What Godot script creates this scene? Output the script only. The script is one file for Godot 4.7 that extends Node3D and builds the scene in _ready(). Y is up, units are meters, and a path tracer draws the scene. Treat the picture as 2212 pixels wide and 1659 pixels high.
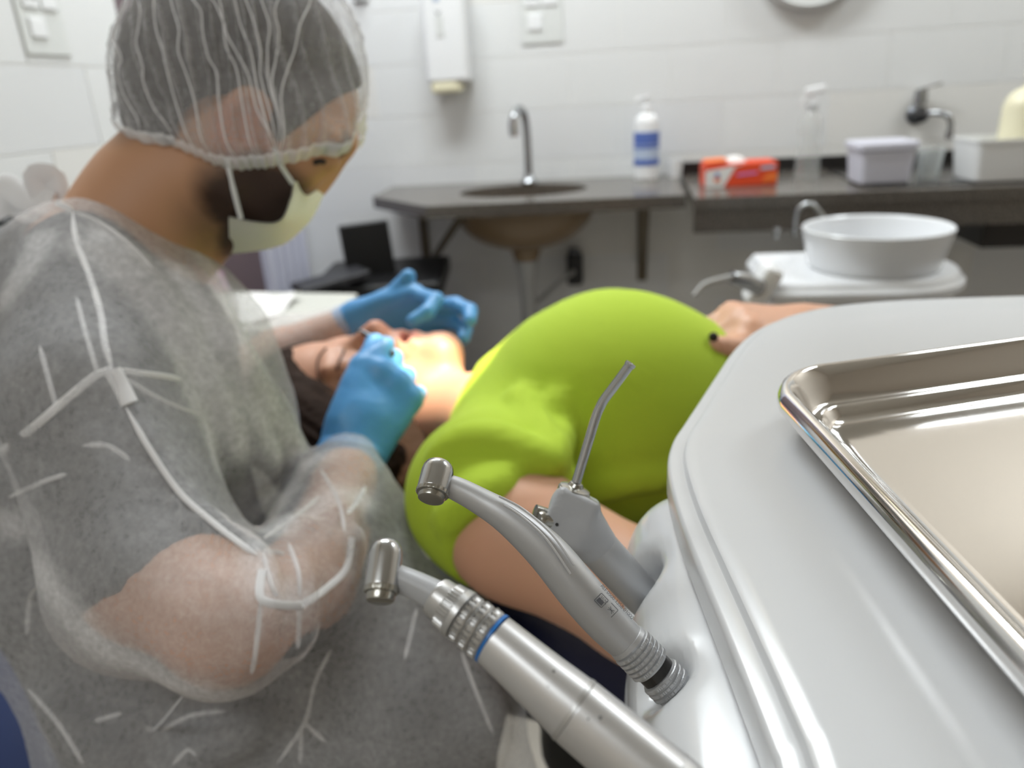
extends Node3D
# A dental surgery: a dentist in a see-through gown treats a patient who lies in the chair; in front the white instrument unit with its handpieces.

const IMG_W := 2212.0
const IMG_H := 1659.0
const FOCAL := 1640.0
var eye := Vector3(0, 1.15, 0)
var cam_basis: Basis
var rng := RandomNumberGenerator.new()
var mats := {}

func _ready():
	rng.seed = 7
	# ---- camera
	cam_basis = Basis.from_euler(Vector3(deg_to_rad(-21.0), deg_to_rad(9.5), deg_to_rad(-3.5)), EULER_ORDER_YXZ)
	var cam := Camera3D.new()
	cam.name = "camera"
	add_child(cam, true)
	cam.transform = Transform3D(cam_basis, eye)
	cam.near = 0.02
	cam.far = 30.0
	var lens := CameraAttributesPhysical.new()
	lens.frustum_focal_length = FOCAL / (IMG_H / 2.0) * 12.0
	lens.frustum_focus_distance = 0.27
	lens.exposure_aperture = lens.frustum_focal_length / 3.3
	lens.frustum_near = 0.02
	lens.frustum_far = 30.0
	cam.attributes = lens
	cam.fov = rad_to_deg(2.0 * atan(IMG_H / 2.0 / FOCAL))
	cam.current = true
	# ---- environment and exposure
	var env := Environment.new()
	env.background_mode = Environment.BG_COLOR
	env.background_color = Color(0.75, 0.8, 0.9)
	env.tonemap_mode = Environment.TONE_MAPPER_LINEAR
	env.tonemap_exposure = 1.0
	env.sdfgi_enabled = true
	env.ssao_enabled = true
	env.ssil_enabled = true
	var we := WorldEnvironment.new()
	we.name = "world_environment"
	we.environment = env
	add_child(we, true)
	make_materials()
	# ---- ceiling lights
	ceiling_panel(Vector3(-0.5, 2.69, -1.7), Vector2(1.1, 0.4), 3.8, "long white ceiling panel nearest the tiled sink wall and the door")
	ceiling_panel(Vector3(1.6, 2.69, -1.75), Vector2(0.8, 0.4), 2.0, "short white ceiling panel above the long dark counter")
	ceiling_panel(Vector3(-0.5, 2.69, 0.9), Vector2(1.1, 0.4), 0.8, "long white ceiling panel behind the viewer")
	room()
	background()
	cuspidor()
	desk_side()
	dental_lamp()
	dental_chair()
	patient()
	dentist()
	unit()
	instruments()

# ================================================================ placing
func P(x: float, y: float, d: float) -> Vector3:
	return eye + cam_basis * Vector3((x - IMG_W / 2) / FOCAL, -(y - IMG_H / 2) / FOCAL, -1.0) * d

func on_z(x: float, y: float, z: float) -> Vector3:
	var r := cam_basis * Vector3((x - IMG_W / 2) / FOCAL, -(y - IMG_H / 2) / FOCAL, -1.0)
	return eye + r * ((z - eye.z) / r.z)

func on_x(x: float, y: float, wx: float) -> Vector3:
	var r := cam_basis * Vector3((x - IMG_W / 2) / FOCAL, -(y - IMG_H / 2) / FOCAL, -1.0)
	return eye + r * ((wx - eye.x) / r.x)

func on_y(x: float, y: float, h: float) -> Vector3:
	var r := cam_basis * Vector3((x - IMG_W / 2) / FOCAL, -(y - IMG_H / 2) / FOCAL, -1.0)
	return eye + r * ((h - eye.y) / r.y)

func cv(x: float, y: float, z: float) -> Vector3:   # a direction given as right, up, towards the viewer
	return cam_basis * Vector3(x, y, z)

func PP(list: Array) -> PackedVector3Array:
	var o := PackedVector3Array()
	for q in list:
		o.append(P(q[0], q[1], q[2]))
	return o

func frame(y_axis: Vector3, hint := Vector3(0.3, 0.2, 0.9)) -> Basis:
	var y := y_axis.normalized()
	var x := hint.cross(y).normalized()
	return Basis(x, y, x.cross(y))

func spline(pts: PackedVector3Array, per := 6) -> PackedVector3Array:
	var o := PackedVector3Array()
	var n := pts.size()
	for i in n - 1:
		var a := pts[maxi(i - 1, 0)]
		var b := pts[i]
		var c := pts[i + 1]
		var d := pts[mini(i + 2, n - 1)]
		for k in per:
			o.append(b.cubic_interpolate(c, a, d, float(k) / per))
	o.append(pts[n - 1])
	return o

func splinef(v: Array, per := 6) -> PackedFloat32Array:
	var o := PackedFloat32Array()
	var n := v.size()
	for i in n - 1:
		for k in per:
			o.append(cubic_interpolate(v[i], v[i + 1], v[maxi(i - 1, 0)], v[mini(i + 2, n - 1)], float(k) / per))
	o.append(v[n - 1])
	return o

# ================================================================ nodes
func numbered(called: String) -> String:
	if not has_node(NodePath(called)):
		return called
	var k := 1
	while has_node(NodePath("%s_%03d" % [called, k])):
		k += 1
	return "%s_%03d" % [called, k]

func tag(o: Node3D, label: String, category: String, group := ""):
	o.set_meta("label", label)
	o.set_meta("category", category)
	if group:
		o.set_meta("group", group)

func thing(called: String, label: String, category: String, at := Vector3.ZERO, group := "") -> Node3D:
	var o := Node3D.new()
	o.name = numbered(called)
	add_child(o)
	o.position = at
	tag(o, label, category, group)
	return o

func off(o: Node) -> Vector3:
	var p := Vector3.ZERO
	while o != self and o is Node3D:
		p += o.position
		o = o.get_parent()
	return p

func part(called: String, m: Mesh, mat: Material, parent: Node3D, label := "") -> MeshInstance3D:
	var o := MeshInstance3D.new()
	o.mesh = m
	o.material_override = mat
	o.position = -off(parent)
	var nm := called
	var k := 1
	while parent.has_node(NodePath(nm)):
		nm = "%s_%03d" % [called, k]
		k += 1
	o.name = nm
	parent.add_child(o)
	if label:
		o.set_meta("label", label)
	return o

func solo(called: String, m: Mesh, mat: Material, label: String, category: String, group := "") -> MeshInstance3D:
	var o := MeshInstance3D.new()
	o.mesh = m
	o.material_override = mat
	o.name = numbered(called)
	add_child(o)
	tag(o, label, category, group)
	return o

func struct(called: String, m: Mesh, mat: Material, label: String, category: String) -> MeshInstance3D:
	var o := solo(called, m, mat, label, category)
	o.set_meta("kind", "structure")
	return o

# ================================================================ shapes
class Geo:
	var v := PackedVector3Array()
	var ix := PackedInt32Array()
	var uv := PackedVector2Array()
	var col := PackedColorArray()
	var sharp := 38.0
	func tri(a: int, b: int, c: int):
		ix.append(a); ix.append(b); ix.append(c)
	# rows of rings; ends closed by a fan when cap is on; each piece is turned outwards by itself
	func loft(rows: Array, closed := true, cap0 := true, cap1 := true) -> Geo:
		var first := v.size()
		var f0 := ix.size()
		var n: int = rows[0].size()
		for r in rows.size():
			for i in n:
				v.append(rows[r][i])
				uv.append(Vector2(float(i) / (n if closed else n - 1), float(r) / maxi(1, rows.size() - 1)))
		for r in rows.size() - 1:
			for i in (n if closed else n - 1):
				var a := first + r * n + i
				var b := first + r * n + (i + 1) % n
				tri(a, b, a + n)
				tri(b, b + n, a + n)
		if closed:
			for e in 2:
				if (e == 0 and not cap0) or (e == 1 and not cap1):
					continue
				var r := 0 if e == 0 else rows.size() - 1
				var mid := Vector3.ZERO
				for i in n:
					mid += rows[r][i]
				v.append(mid / n)
				uv.append(Vector2(0.5, float(e)))
				var m := v.size() - 1
				for i in n:
					var a := first + r * n + i
					var b := first + r * n + (i + 1) % n
					if e == 0:
						tri(b, a, m)
					else:
						tri(a, b, m)
		orient(f0, first)
		return self
	func orient(f0: int, first: int):
		var mid := Vector3.ZERO
		for i in range(first, v.size()):
			mid += v[i]
		mid /= maxf(1.0, v.size() - first)
		var vol := 0.0
		for t in range(f0, ix.size(), 3):
			vol += (v[ix[t]] - mid).dot((v[ix[t + 1]] - mid).cross(v[ix[t + 2]] - mid))
		if vol > 0.0:
			for t in range(f0, ix.size(), 3):
				var k := ix[t + 1]
				ix[t + 1] = ix[t + 2]
				ix[t + 2] = k
	func ring(c: Vector3, x: Vector3, z: Vector3, n: int) -> PackedVector3Array:
		var o := PackedVector3Array()
		for i in n:
			var a := TAU * i / n
			o.append(c + x * cos(a) + z * sin(a))
		return o
	func lathe(profile: Array, at: Vector3, b := Basis.IDENTITY, n := 32, sx := 1.0, sz := 1.0) -> Geo:
		var rows := []
		for q in profile:
			var r: float = maxf(q[0], 0.00001)
			rows.append(ring(at + b.y * q[1], b.x * r * sx, b.z * r * sz, n))
		return loft(rows)
	func tube(path: PackedVector3Array, radius, n := 12, flat := 1.0, hint := Vector3.UP, cap := true) -> Geo:
		var rows := []
		var m := path.size()
		var side := Vector3.ZERO
		for i in m:
			var t := (path[mini(i + 1, m - 1)] - path[maxi(i - 1, 0)]).normalized()
			if side == Vector3.ZERO:
				side = t.cross(hint)
				if side.length() < 0.01:
					side = t.cross(Vector3(0.9, 0.1, 0.3))
			side = (side - t * side.dot(t)).normalized()
			var r: float = radius if radius is float else radius[i]
			rows.append(ring(path[i], side * r, t.cross(side) * r * flat, n))
		return loft(rows, true, cap, cap)
	static func rrect(hx: float, hz: float, r: float, k := 5) -> PackedVector2Array:
		var o := PackedVector2Array()
		r = clampf(r, 0.00001, minf(hx, hz))
		for q in 4:
			var c := Vector2([1, -1, -1, 1][q] * (hx - r), [1, 1, -1, -1][q] * (hz - r))
			for i in k + 1:
				var a := PI / 2 * (q + float(i) / k)
				o.append(c + Vector2(cos(a), sin(a)) * r)
		return o
	# a block with rounded corners and edges, centred at t.origin
	func box(size: Vector3, r: float, t := Transform3D.IDENTITY, bevel := -1.0, k := 4, taper := 1.0) -> Geo:
		var b := r if bevel < 0.0 else bevel
		b = minf(b, size.y / 2 - 0.00001)
		var rows := []
		for e in 2:
			for i in 4:
				var a := PI / 2 * i / 3.0
				var ins := b * (1 - (sin(a) if e == 0 else cos(a)))
				var h := (-size.y / 2 + b * (1 - cos(a))) if e == 0 else (size.y / 2 - b + b * sin(a))
				var s := lerpf(taper, 1.0, (h / size.y) + 0.5)
				var row := PackedVector3Array()
				for q in rrect(size.x / 2 * s - ins, size.z / 2 * s - ins, maxf(r - ins, 0.0002), k):
					row.append(t * Vector3(q.x, h, q.y))
				rows.append(row)
		return loft(rows)
	func outline(pts: PackedVector2Array, steps: Array, y: float, cap0 := true, cap1 := true) -> Geo:   # plan outline in x, z; steps of [inset, height]
		var n := pts.size()
		var area := 0.0
		for i in n:
			area += pts[i].cross(pts[(i + 1) % n])
		var nor := PackedVector2Array()
		for i in n:
			var e1 := (pts[i] - pts[(i + n - 1) % n]).normalized()
			var e2 := (pts[(i + 1) % n] - pts[i]).normalized()
			var d := (e1 + e2).normalized()
			nor.append(Vector2(-d.y, d.x) * (1.0 if area > 0 else -1.0))
		var rows := []
		for s in steps:
			var row := PackedVector3Array()
			for i in n:
				var q: Vector2 = pts[i] + nor[i] * s[0]
				row.append(Vector3(q.x, y + s[1], q.y))
			rows.append(row)
		return loft(rows, true, cap0, cap1)
	func add(o: Geo) -> Geo:
		var f := v.size()
		v.append_array(o.v)
		uv.append_array(o.uv)
		for i in o.ix:
			ix.append(i + f)
		return self
	func mesh() -> ArrayMesh:   # normals smooth across edges below the sharp angle
		var near := {}
		var fn := PackedVector3Array()
		var keys := []
		keys.resize(v.size())
		for i in v.size():
			keys[i] = Vector3i((v[i] * 200000.0).round())
		for t in range(0, ix.size(), 3):
			var n := (v[ix[t + 2]] - v[ix[t]]).cross(v[ix[t + 1]] - v[ix[t]])
			fn.append(n)
			for k in 3:
				var q = keys[ix[t + k]]
				if near.has(q):
					near[q].append(t / 3)
				else:
					near[q] = [t / 3]
		var lim := cos(deg_to_rad(sharp))
		var vv := PackedVector3Array()
		var nn := PackedVector3Array()
		var uu := PackedVector2Array()
		for t in range(0, ix.size(), 3):
			var me := fn[t / 3]
			var ml := me.length()
			if ml < 1e-14:
				continue
			for k in 3:
				var s := Vector3.ZERO
				for f in near[keys[ix[t + k]]]:
					var l := fn[f].length()
					if l > 1e-14 and fn[f].dot(me) > lim * l * ml:
						s += fn[f]
				vv.append(v[ix[t + k]])
				nn.append(s.normalized())
				uu.append(uv[ix[t + k]] if uv.size() == v.size() else Vector2.ZERO)
		var a := []
		a.resize(Mesh.ARRAY_MAX)
		a[Mesh.ARRAY_VERTEX] = vv
		a[Mesh.ARRAY_NORMAL] = nn
		a[Mesh.ARRAY_TEX_UV] = uu
		if col.size() == v.size():
			var cc := PackedColorArray()
			for t in range(0, ix.size(), 3):
				if fn[t / 3].length() < 1e-14:
					continue
				for k in 3:
					cc.append(col[ix[t + k]])
			a[Mesh.ARRAY_COLOR] = cc
		var m := ArrayMesh.new()
		m.add_surface_from_arrays(Mesh.PRIMITIVE_TRIANGLES, a)
		return m

# ---------------------------------------------------------------- bodies: joined tapered capsules and ellipsoids, meshed as surface nets
class Field:
	var kind := PackedInt32Array()   # 0 capsule, 1 ellipsoid; +2 cuts
	var A := PackedVector3Array()
	var B := PackedVector3Array()
	var RA := PackedFloat32Array()
	var RB := PackedFloat32Array()
	var K := PackedFloat32Array()
	var E := []
	var all := PackedInt32Array()
	func put(t: int, a: Vector3, b: Vector3, ra: float, rb: float, k: float, e = null):
		all.append(kind.size())
		kind.append(t); A.append(a); B.append(b); RA.append(ra); RB.append(rb); K.append(k); E.append(e)
	func cap(a: Vector3, b: Vector3, ra: float, rb := -1.0, k := 0.02):
		put(0, a, b, ra, ra if rb < 0 else rb, k)
	func chain(pts: PackedVector3Array, r: Array, k := 0.02):
		for i in pts.size() - 1:
			put(0, pts[i], pts[i + 1], r[i], r[i + 1], k)
	func ell(c: Vector3, b: Basis, r: Vector3, k := 0.02):
		put(1, c, r, minf(r.x, minf(r.y, r.z)), maxf(r.x, maxf(r.y, r.z)), k, b.orthonormalized().transposed())
	func cut_cap(a: Vector3, b: Vector3, ra: float, rb := -1.0, k := 0.005):
		put(2, a, b, ra, ra if rb < 0 else rb, k)
	func cut_ell(c: Vector3, b: Basis, r: Vector3, k := 0.005):
		put(3, c, r, minf(r.x, minf(r.y, r.z)), maxf(r.x, maxf(r.y, r.z)), k, b.orthonormalized().transposed())
	func block(c: Vector3, b: Basis, half: Vector3, r: float, k := 0.02):
		put(4, c, half, r, half.length(), k, b.orthonormalized().transposed())
	func flat(a: Vector3, b: Vector3, ra: float, rb: float, k := 0.02):   # a tapered cylinder, round at a and cut straight at b
		put(5, a, b, ra, rb, k)
	func one(i: int, p: Vector3) -> float:
		if kind[i] == 5:
			var o := A[i]
			var ax := B[i] - o
			var ll := ax.length()
			var t := (p - o).dot(ax) / (ll * ll)
			var w := clampf(t, 0.0, 1.3)
			return maxf((p - o - ax * w).length() - lerpf(RA[i], RB[i], w), (t - 1.0) * ll)
		if kind[i] == 4:
			var w: Vector3 = (E[i] * (p - A[i])).abs() - B[i] + Vector3.ONE * RA[i]
			return w.max(Vector3.ZERO).length() + minf(maxf(w.x, maxf(w.y, w.z)), 0.0) - RA[i]
		if kind[i] & 1 == 0:
			var a := A[i]
			var ab := B[i] - a
			var l := ab.length_squared()
			var h := 0.0 if l < 1e-12 else clampf((p - a).dot(ab) / l, 0.0, 1.0)
			return (p - a - ab * h).length() - lerpf(RA[i], RB[i], h)
		var q: Vector3 = E[i] * (p - A[i])
		var r := B[i]
		var k0 := (q / r).length()
		var k1 := (q / (r * r)).length()
		return k0 * (k0 - 1.0) / k1 if k1 > 1e-9 else -RA[i]
	func at(p: Vector3, list: PackedInt32Array) -> float:
		var d := 9.0
		for i in list:
			var e := one(i, p)
			var k := K[i]
			if kind[i] < 2 or kind[i] > 3:
				var h := maxf(k - absf(d - e), 0.0)
				d = minf(d, e) - h * h / (4.0 * k)
			else:
				var h := maxf(k - absf(d + e), 0.0)
				d = maxf(d, -e) + h * h / (4.0 * k)
		return d
	func value(p: Vector3) -> float:
		return at(p, all)
	func hit(o: Vector3, dir: Vector3, from := 0.2, to := 1.6) -> Vector3:
		var t := from
		for i in 160:
			var d := at(o + dir * t, all)
			if d < 0.0004:
				break
			t += maxf(d * 0.8, 0.0004)
			if t > to:
				break
		return o + dir * t
	func bounds() -> AABB:
		var bb := AABB()
		var first := true
		for i in kind.size():
			if kind[i] == 2 or kind[i] == 3:
				continue
			var r := maxf(RA[i], RB[i])
			for q in ([A[i]] if kind[i] == 1 or kind[i] == 4 else [A[i], B[i]]):
				var c := AABB(q - Vector3.ONE * r, Vector3.ONE * r * 2)
				bb = c if first else bb.merge(c)
				first = false
		return bb.grow(0.012)
	# paint(p) -> Color, bump(p, n) -> metres along n
	func mesh(h: float, paint = null, bump = null, clip := AABB()) -> ArrayMesh:
		var bb := bounds()
		if clip.size.x > 0:
			bb = bb.intersection(clip)
		const S := 8
		var nb := Vector3i((bb.size / (h * S)).ceil())
		var N := nb * S + Vector3i.ONE
		var grid := PackedFloat32Array()
		grid.resize(N.x * N.y * N.z)
		grid.fill(9.0)
		var half := h * S * 0.5 * 1.75
		var live := []
		for bz in nb.z:
			for by in nb.y:
				for bx in nb.x:
					var c := bb.position + Vector3(bx + 0.5, by + 0.5, bz + 0.5) * (h * S)
					var ds := PackedFloat32Array()
					var best := 9.0
					for i in kind.size():
						var e := one(i, c)
						ds.append(e)
						if kind[i] < 2 or kind[i] > 3:
							best = minf(best, e)
					if best > half + 0.03:
						continue
					var list := PackedInt32Array()
					for i in kind.size():
						if kind[i] < 2 or kind[i] > 3:
							if ds[i] < best + half * 2.0 + K[i] * 1.5:
								list.append(i)
						elif ds[i] < half + K[i] + 0.01:
							list.append(i)
					var dc := at(c, list)
					if absf(dc) > half + 0.02:
						if dc < 0.0:
							for z in S + 1:
								for y in S + 1:
									var row := ((bz * S + z) * N.y + by * S + y) * N.x + bx * S
									for x in S + 1:
										if grid[row + x] > 8.0:
											grid[row + x] = -1.0
						continue
					live.append(Vector3i(bx, by, bz))
					for z in S + 1:
						for y in S + 1:
							var row := ((bz * S + z) * N.y + by * S + y) * N.x + bx * S
							for x in S + 1:
								if grid[row + x] > 8.0 or grid[row + x] == -1.0:
									grid[row + x] = at(bb.position + Vector3(bx * S + x, by * S + y, bz * S + z) * h, list)
		var own := {}
		var v := PackedVector3Array()
		var cells := PackedInt32Array()
		var sx := 1
		var sy := N.x
		var sz := N.x * N.y
		var offs := PackedInt32Array([0, sx, sy, sx + sy, sz, sx + sz, sy + sz, sx + sy + sz])
		var edges := PackedInt32Array([0, 1, 2, 3, 4, 5, 6, 7, 0, 2, 1, 3, 4, 6, 5, 7, 0, 4, 1, 5, 2, 6, 3, 7])
		for b in live:
			for z in S:
				for y in S:
					for x in S:
						var g: int = ((b.z * S + z) * N.y + b.y * S + y) * N.x + b.x * S + x
						var m := 0
						for k in 8:
							if grid[g + offs[k]] < 0.0:
								m |= 1 << k
						if m == 0 or m == 255:
							continue
						var s := Vector3.ZERO
						var n := 0
						for e in range(0, 24, 2):
							var a := edges[e]
							var c := edges[e + 1]
							var da := grid[g + offs[a]]
							var db := grid[g + offs[c]]
							if (da < 0.0) != (db < 0.0):
								var f := da / (da - db)
								s += Vector3(a & 1, (a >> 1) & 1, a >> 2).lerp(Vector3(c & 1, (c >> 1) & 1, c >> 2), f)
								n += 1
						own[g] = v.size()
						cells.append(g)
						v.append(bb.position + (Vector3(b.x * S + x, b.y * S + y, b.z * S + z) + s / n) * h)
		var ix := PackedInt32Array()
		var steps := [[sx, sy, sz], [sy, sz, sx], [sz, sx, sy]]
		for g in cells:
			for s in steps:
				var a: float = grid[g]
				var b: float = grid[g + s[0]]
				if (a < 0.0) == (b < 0.0):
					continue
				var p: int = g - s[1] - s[2]
				if not (own.has(g - s[1]) and own.has(g - s[2]) and own.has(p)):
					continue
				var q := [own[p], own[g - s[2]], own[g], own[g - s[1]]]
				if a < 0.0:
					q.reverse()
				ix.append_array(PackedInt32Array([q[0], q[1], q[2], q[0], q[2], q[3]]))
		var nn := normals(v, ix)
		if bump != null:
			for i in v.size():
				v[i] += nn[i] * float(bump.call(v[i], nn[i]))
			nn = normals(v, ix)
		var arr := []
		arr.resize(Mesh.ARRAY_MAX)
		arr[Mesh.ARRAY_VERTEX] = v
		arr[Mesh.ARRAY_NORMAL] = nn
		arr[Mesh.ARRAY_INDEX] = ix
		if paint != null:
			var cc := PackedColorArray()
			for i in v.size():
				cc.append(paint.call(v[i]))
			arr[Mesh.ARRAY_COLOR] = cc
		var m := ArrayMesh.new()
		if v.size() == 0:
			return m
		m.add_surface_from_arrays(Mesh.PRIMITIVE_TRIANGLES, arr)
		return m
	func normals(v: PackedVector3Array, ix: PackedInt32Array) -> PackedVector3Array:
		var nn := PackedVector3Array()
		nn.resize(v.size())
		for t in range(0, ix.size(), 3):
			var n := (v[ix[t + 2]] - v[ix[t]]).cross(v[ix[t + 1]] - v[ix[t]])
			nn[ix[t]] += n
			nn[ix[t + 1]] += n
			nn[ix[t + 2]] += n
		for i in v.size():
			nn[i] = nn[i].normalized()
		return nn

func see(f: Field, x: float, y: float, lift := 0.0) -> Vector3:   # the point of a body that shows at a place of the picture
	var d := (P(x, y, 1.0) - eye).normalized()
	return f.hit(eye, d) - d * lift

func strip(f: Field, pts: Array, r: float, flat := 0.5, lift := 0.0006, taper := false) -> Geo:   # a narrow band lying on a body
	var q := PackedVector3Array()
	for k in pts:
		q.append(see(f, k[0], k[1], lift))
	return taper_tube(q, r, flat, taper)

func taper_tube(q: PackedVector3Array, r: float, flat: float, taper := false) -> Geo:
	var s := spline(q, 6)
	var rr := PackedFloat32Array()
	for i in s.size():
		var u := float(i) / (s.size() - 1)
		rr.append(r * (clampf(0.12 + 2.2 * sin(PI * u), 0.0, 1.0) if taper else 1.0))
	return Geo.new().tube(s, rr, 8, flat, eye - s[0])

# ================================================================ materials
func srgb(r: int, g: int, b: int) -> Color:
	return Color(r / 255.0, g / 255.0, b / 255.0)

func lin(r: int, g: int, b: int) -> Color:
	return srgb(r, g, b).srgb_to_linear()

func mat(called: String, c: Color, rough := 0.5, metal := 0.0) -> StandardMaterial3D:
	var m := StandardMaterial3D.new()
	m.resource_name = called
	m.albedo_color = c
	m.roughness = rough
	m.metallic = metal
	mats[called] = m
	return m

func noise_tex(freq: float, size := 256, a := Color.BLACK, b := Color.WHITE, lo := 0.0, hi := 1.0, type := FastNoiseLite.TYPE_SIMPLEX_SMOOTH, sd := 3, oct := 4) -> NoiseTexture2D:
	var n := FastNoiseLite.new()
	n.seed = sd
	n.frequency = freq
	n.noise_type = type
	n.fractal_octaves = oct
	var t := NoiseTexture2D.new()
	t.width = size
	t.height = size
	t.seamless = true
	t.noise = n
	var g := Gradient.new()
	g.offsets = PackedFloat32Array([lo, hi])
	g.colors = PackedColorArray([a, b])
	t.color_ramp = g
	return t

func bumpy(m: StandardMaterial3D, freq: float, cm: float, scale: float, sd := 5):
	m.heightmap_enabled = true
	m.heightmap_texture = noise_tex(freq, 256, Color.BLACK, Color.WHITE, 0, 1, FastNoiseLite.TYPE_SIMPLEX_SMOOTH, sd)
	m.heightmap_scale = cm
	m.uv1_triplanar = true
	m.uv1_scale = Vector3.ONE * scale

func fibre_image(size: int, base: float, strokes: int, gain: float, sd: int) -> ImageTexture:   # nonwoven cloth: white, its thickness in the alpha
	var n := FastNoiseLite.new()
	n.seed = sd
	n.frequency = 0.055
	n.fractal_octaves = 3
	var r := RandomNumberGenerator.new()
	r.seed = sd
	var al := PackedFloat32Array()
	al.resize(size * size)
	var blot := n.get_seamless_image(size, size)
	for y in size:
		for x in size:
			al[y * size + x] = base * (0.68 + 0.62 * blot.get_pixel(x, y).r)
	for s in strokes:
		var p := Vector2(r.randf() * size, r.randf() * size)
		var a := r.randf() * TAU
		var bend := r.randf_range(-0.05, 0.05)
		var g := gain * r.randf_range(0.4, 1.0)
		for k in r.randi_range(18, 60):
			p += Vector2(cos(a), sin(a))
			a += bend
			var i := posmod(int(p.y), size) * size + posmod(int(p.x), size)
			al[i] = minf(al[i] + g, 0.95)
	var by := PackedByteArray()
	by.resize(size * size * 4)
	for i in size * size:
		by[i * 4] = 255
		by[i * 4 + 1] = 255
		by[i * 4 + 2] = 255
		by[i * 4 + 3] = int(clampf(al[i], 0, 1) * 255)
	return ImageTexture.create_from_image(Image.create_from_data(size, size, false, Image.FORMAT_RGBA8, by))

func make_materials():
	var m: StandardMaterial3D
	m = mat("tile_white", srgb(221, 222, 222), 0.25)
	m = mat("tile_cool", srgb(218, 219, 220), 0.28)
	m = mat("tile_warm", srgb(223, 222, 219), 0.25)
	mat("grout", srgb(232, 231, 228), 0.8)
	m = mat("paint_beige", srgb(214, 205, 193), 0.9)
	m = mat("paint_taupe", srgb(168, 160, 148), 0.9)
	m = mat("ceiling_paint", srgb(222, 218, 210), 0.95)
	m = mat("floor_vinyl", srgb(172, 165, 154), 0.5)
	m.albedo_texture = noise_tex(0.02, 256, Color(0.93, 0.93, 0.93), Color.WHITE)
	m.uv1_triplanar = true
	m = mat("mauve", srgb(104, 88, 94), 0.6)
	mat("frame_lilac", srgb(205, 206, 222), 0.5)
	m = mat("granite", Color.WHITE, 0.2)
	m.albedo_texture = noise_tex(0.16, 256, srgb(62, 57, 52), srgb(128, 122, 114), 0.2, 0.85, FastNoiseLite.TYPE_CELLULAR, 9, 2)
	m.uv1_triplanar = true
	m.uv1_scale = Vector3.ONE * 6.0
	mat("black_stone", srgb(34, 32, 31), 0.18)
	mat("chrome", Color(0.82, 0.82, 0.83), 0.08, 1.0)
	mat("chrome_soft", Color(0.66, 0.67, 0.68), 0.25, 1.0)
	mat("iron_brown", srgb(96, 86, 70), 0.6)
	m = mat("ceramic_tan", srgb(128, 108, 84), 0.3)
	mat("grey_plastic", srgb(165, 166, 166), 0.5)
	mat("white_plastic", srgb(232, 233, 234), 0.3)
	mat("white_gloss", srgb(206, 208, 211), 0.21)
	mat("white_spittoon", srgb(226, 228, 231), 0.2)
	mat("cream", srgb(236, 230, 200), 0.35)
	mat("plate_white", srgb(214, 216, 214), 0.4)
	mat("ink_grey", srgb(92, 94, 100), 0.5)
	mat("ink_mid", srgb(104, 105, 107), 0.5)
	mat("blue_label", srgb(84, 108, 178), 0.5)
	mat("pale_blue", srgb(178, 192, 214), 0.5)
	mat("orange_card", srgb(226, 74, 34), 0.5)
	mat("orange_bright", srgb(240, 120, 50), 0.5)
	mat("paper_white", srgb(226, 224, 222), 0.7)
	mat("lilac_tub", srgb(206, 206, 218), 0.4)
	mat("pink", srgb(214, 130, 196), 0.5)
	mat("black_plastic", srgb(12, 12, 14), 0.45)
	mat("charcoal", srgb(38, 38, 42), 0.5)
	mat("desk_white", srgb(196, 196, 188), 0.5)
	mat("steel_dark", Color(0.4, 0.41, 0.43), 0.3, 1.0)
	m = mat("clear_plastic", Color(0.85, 0.87, 0.86, 0.22), 0.05)
	m.transparency = BaseMaterial3D.TRANSPARENCY_ALPHA
	m = mat("navy_vinyl", srgb(17, 25, 66), 0.32)
	bumpy(m, 0.05, 0.03, 8.0)
	m = mat("stool_blue", srgb(16, 40, 88), 0.6)
	mat("stool_trim", srgb(128, 122, 108), 0.5)
	# tray, instruments
	m = mat("tray_steel", Color(0.87, 0.865, 0.86), 0.09, 1.0)
	m = mat("steel_satin", Color(0.74, 0.745, 0.755), 0.44, 0.72)
	m = mat("steel_head", Color(0.74, 0.745, 0.75), 0.2, 1.0)
	m = mat("steel_cap", Color(0.66, 0.655, 0.63), 0.24, 1.0)
	m = mat("alu_light", Color(0.80, 0.80, 0.805), 0.36, 0.75)
	m = mat("alu_knurl", Color(0.74, 0.74, 0.74), 0.34, 0.85)
	m = mat("grey_paint", srgb(172, 174, 178), 0.36)
	mat("ring_blue", srgb(28, 108, 184), 0.35)
	mat("rubber_black", srgb(24, 24, 25), 0.5)
	# people
	m = mat("skin_dentist", Color.WHITE, 0.52)
	m.vertex_color_use_as_albedo = true
	m = mat("skin_patient", Color.WHITE, 0.46)
	m.vertex_color_use_as_albedo = true
	m.subsurf_scatter_enabled = true
	m.subsurf_scatter_strength = 0.1
	m = mat("hair_dark", srgb(40, 33, 30), 0.6)
	bumpy(m, 0.08, 0.2, 14.0)
	m = mat("hair_brown", srgb(46, 33, 26), 0.7)
	m.metallic_specular = 0.2
	m = mat("lash", srgb(44, 33, 30), 0.6)
	mat("brow", srgb(92, 66, 54), 0.7)
	m = mat("scrubs", srgb(42, 43, 48), 0.85)
	bumpy(m, 0.02, 0.3, 5.0)
	m = mat("gown", Color(0.93, 0.93, 0.94, 1.0), 0.75)
	m.transparency = BaseMaterial3D.TRANSPARENCY_ALPHA
	m.albedo_texture = fibre_image(768, 0.58, 8000, 0.16, 4)
	m.uv1_triplanar = true
	m.uv1_scale = Vector3.ONE * 3.6
	m.vertex_color_use_as_albedo = true
	m = mat("gown_seam", Color(0.95, 0.95, 0.96, 0.82), 0.7)
	m.transparency = BaseMaterial3D.TRANSPARENCY_ALPHA
	m = mat("gown_crease", Color(0.95, 0.95, 0.96, 0.5), 0.7)
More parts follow.
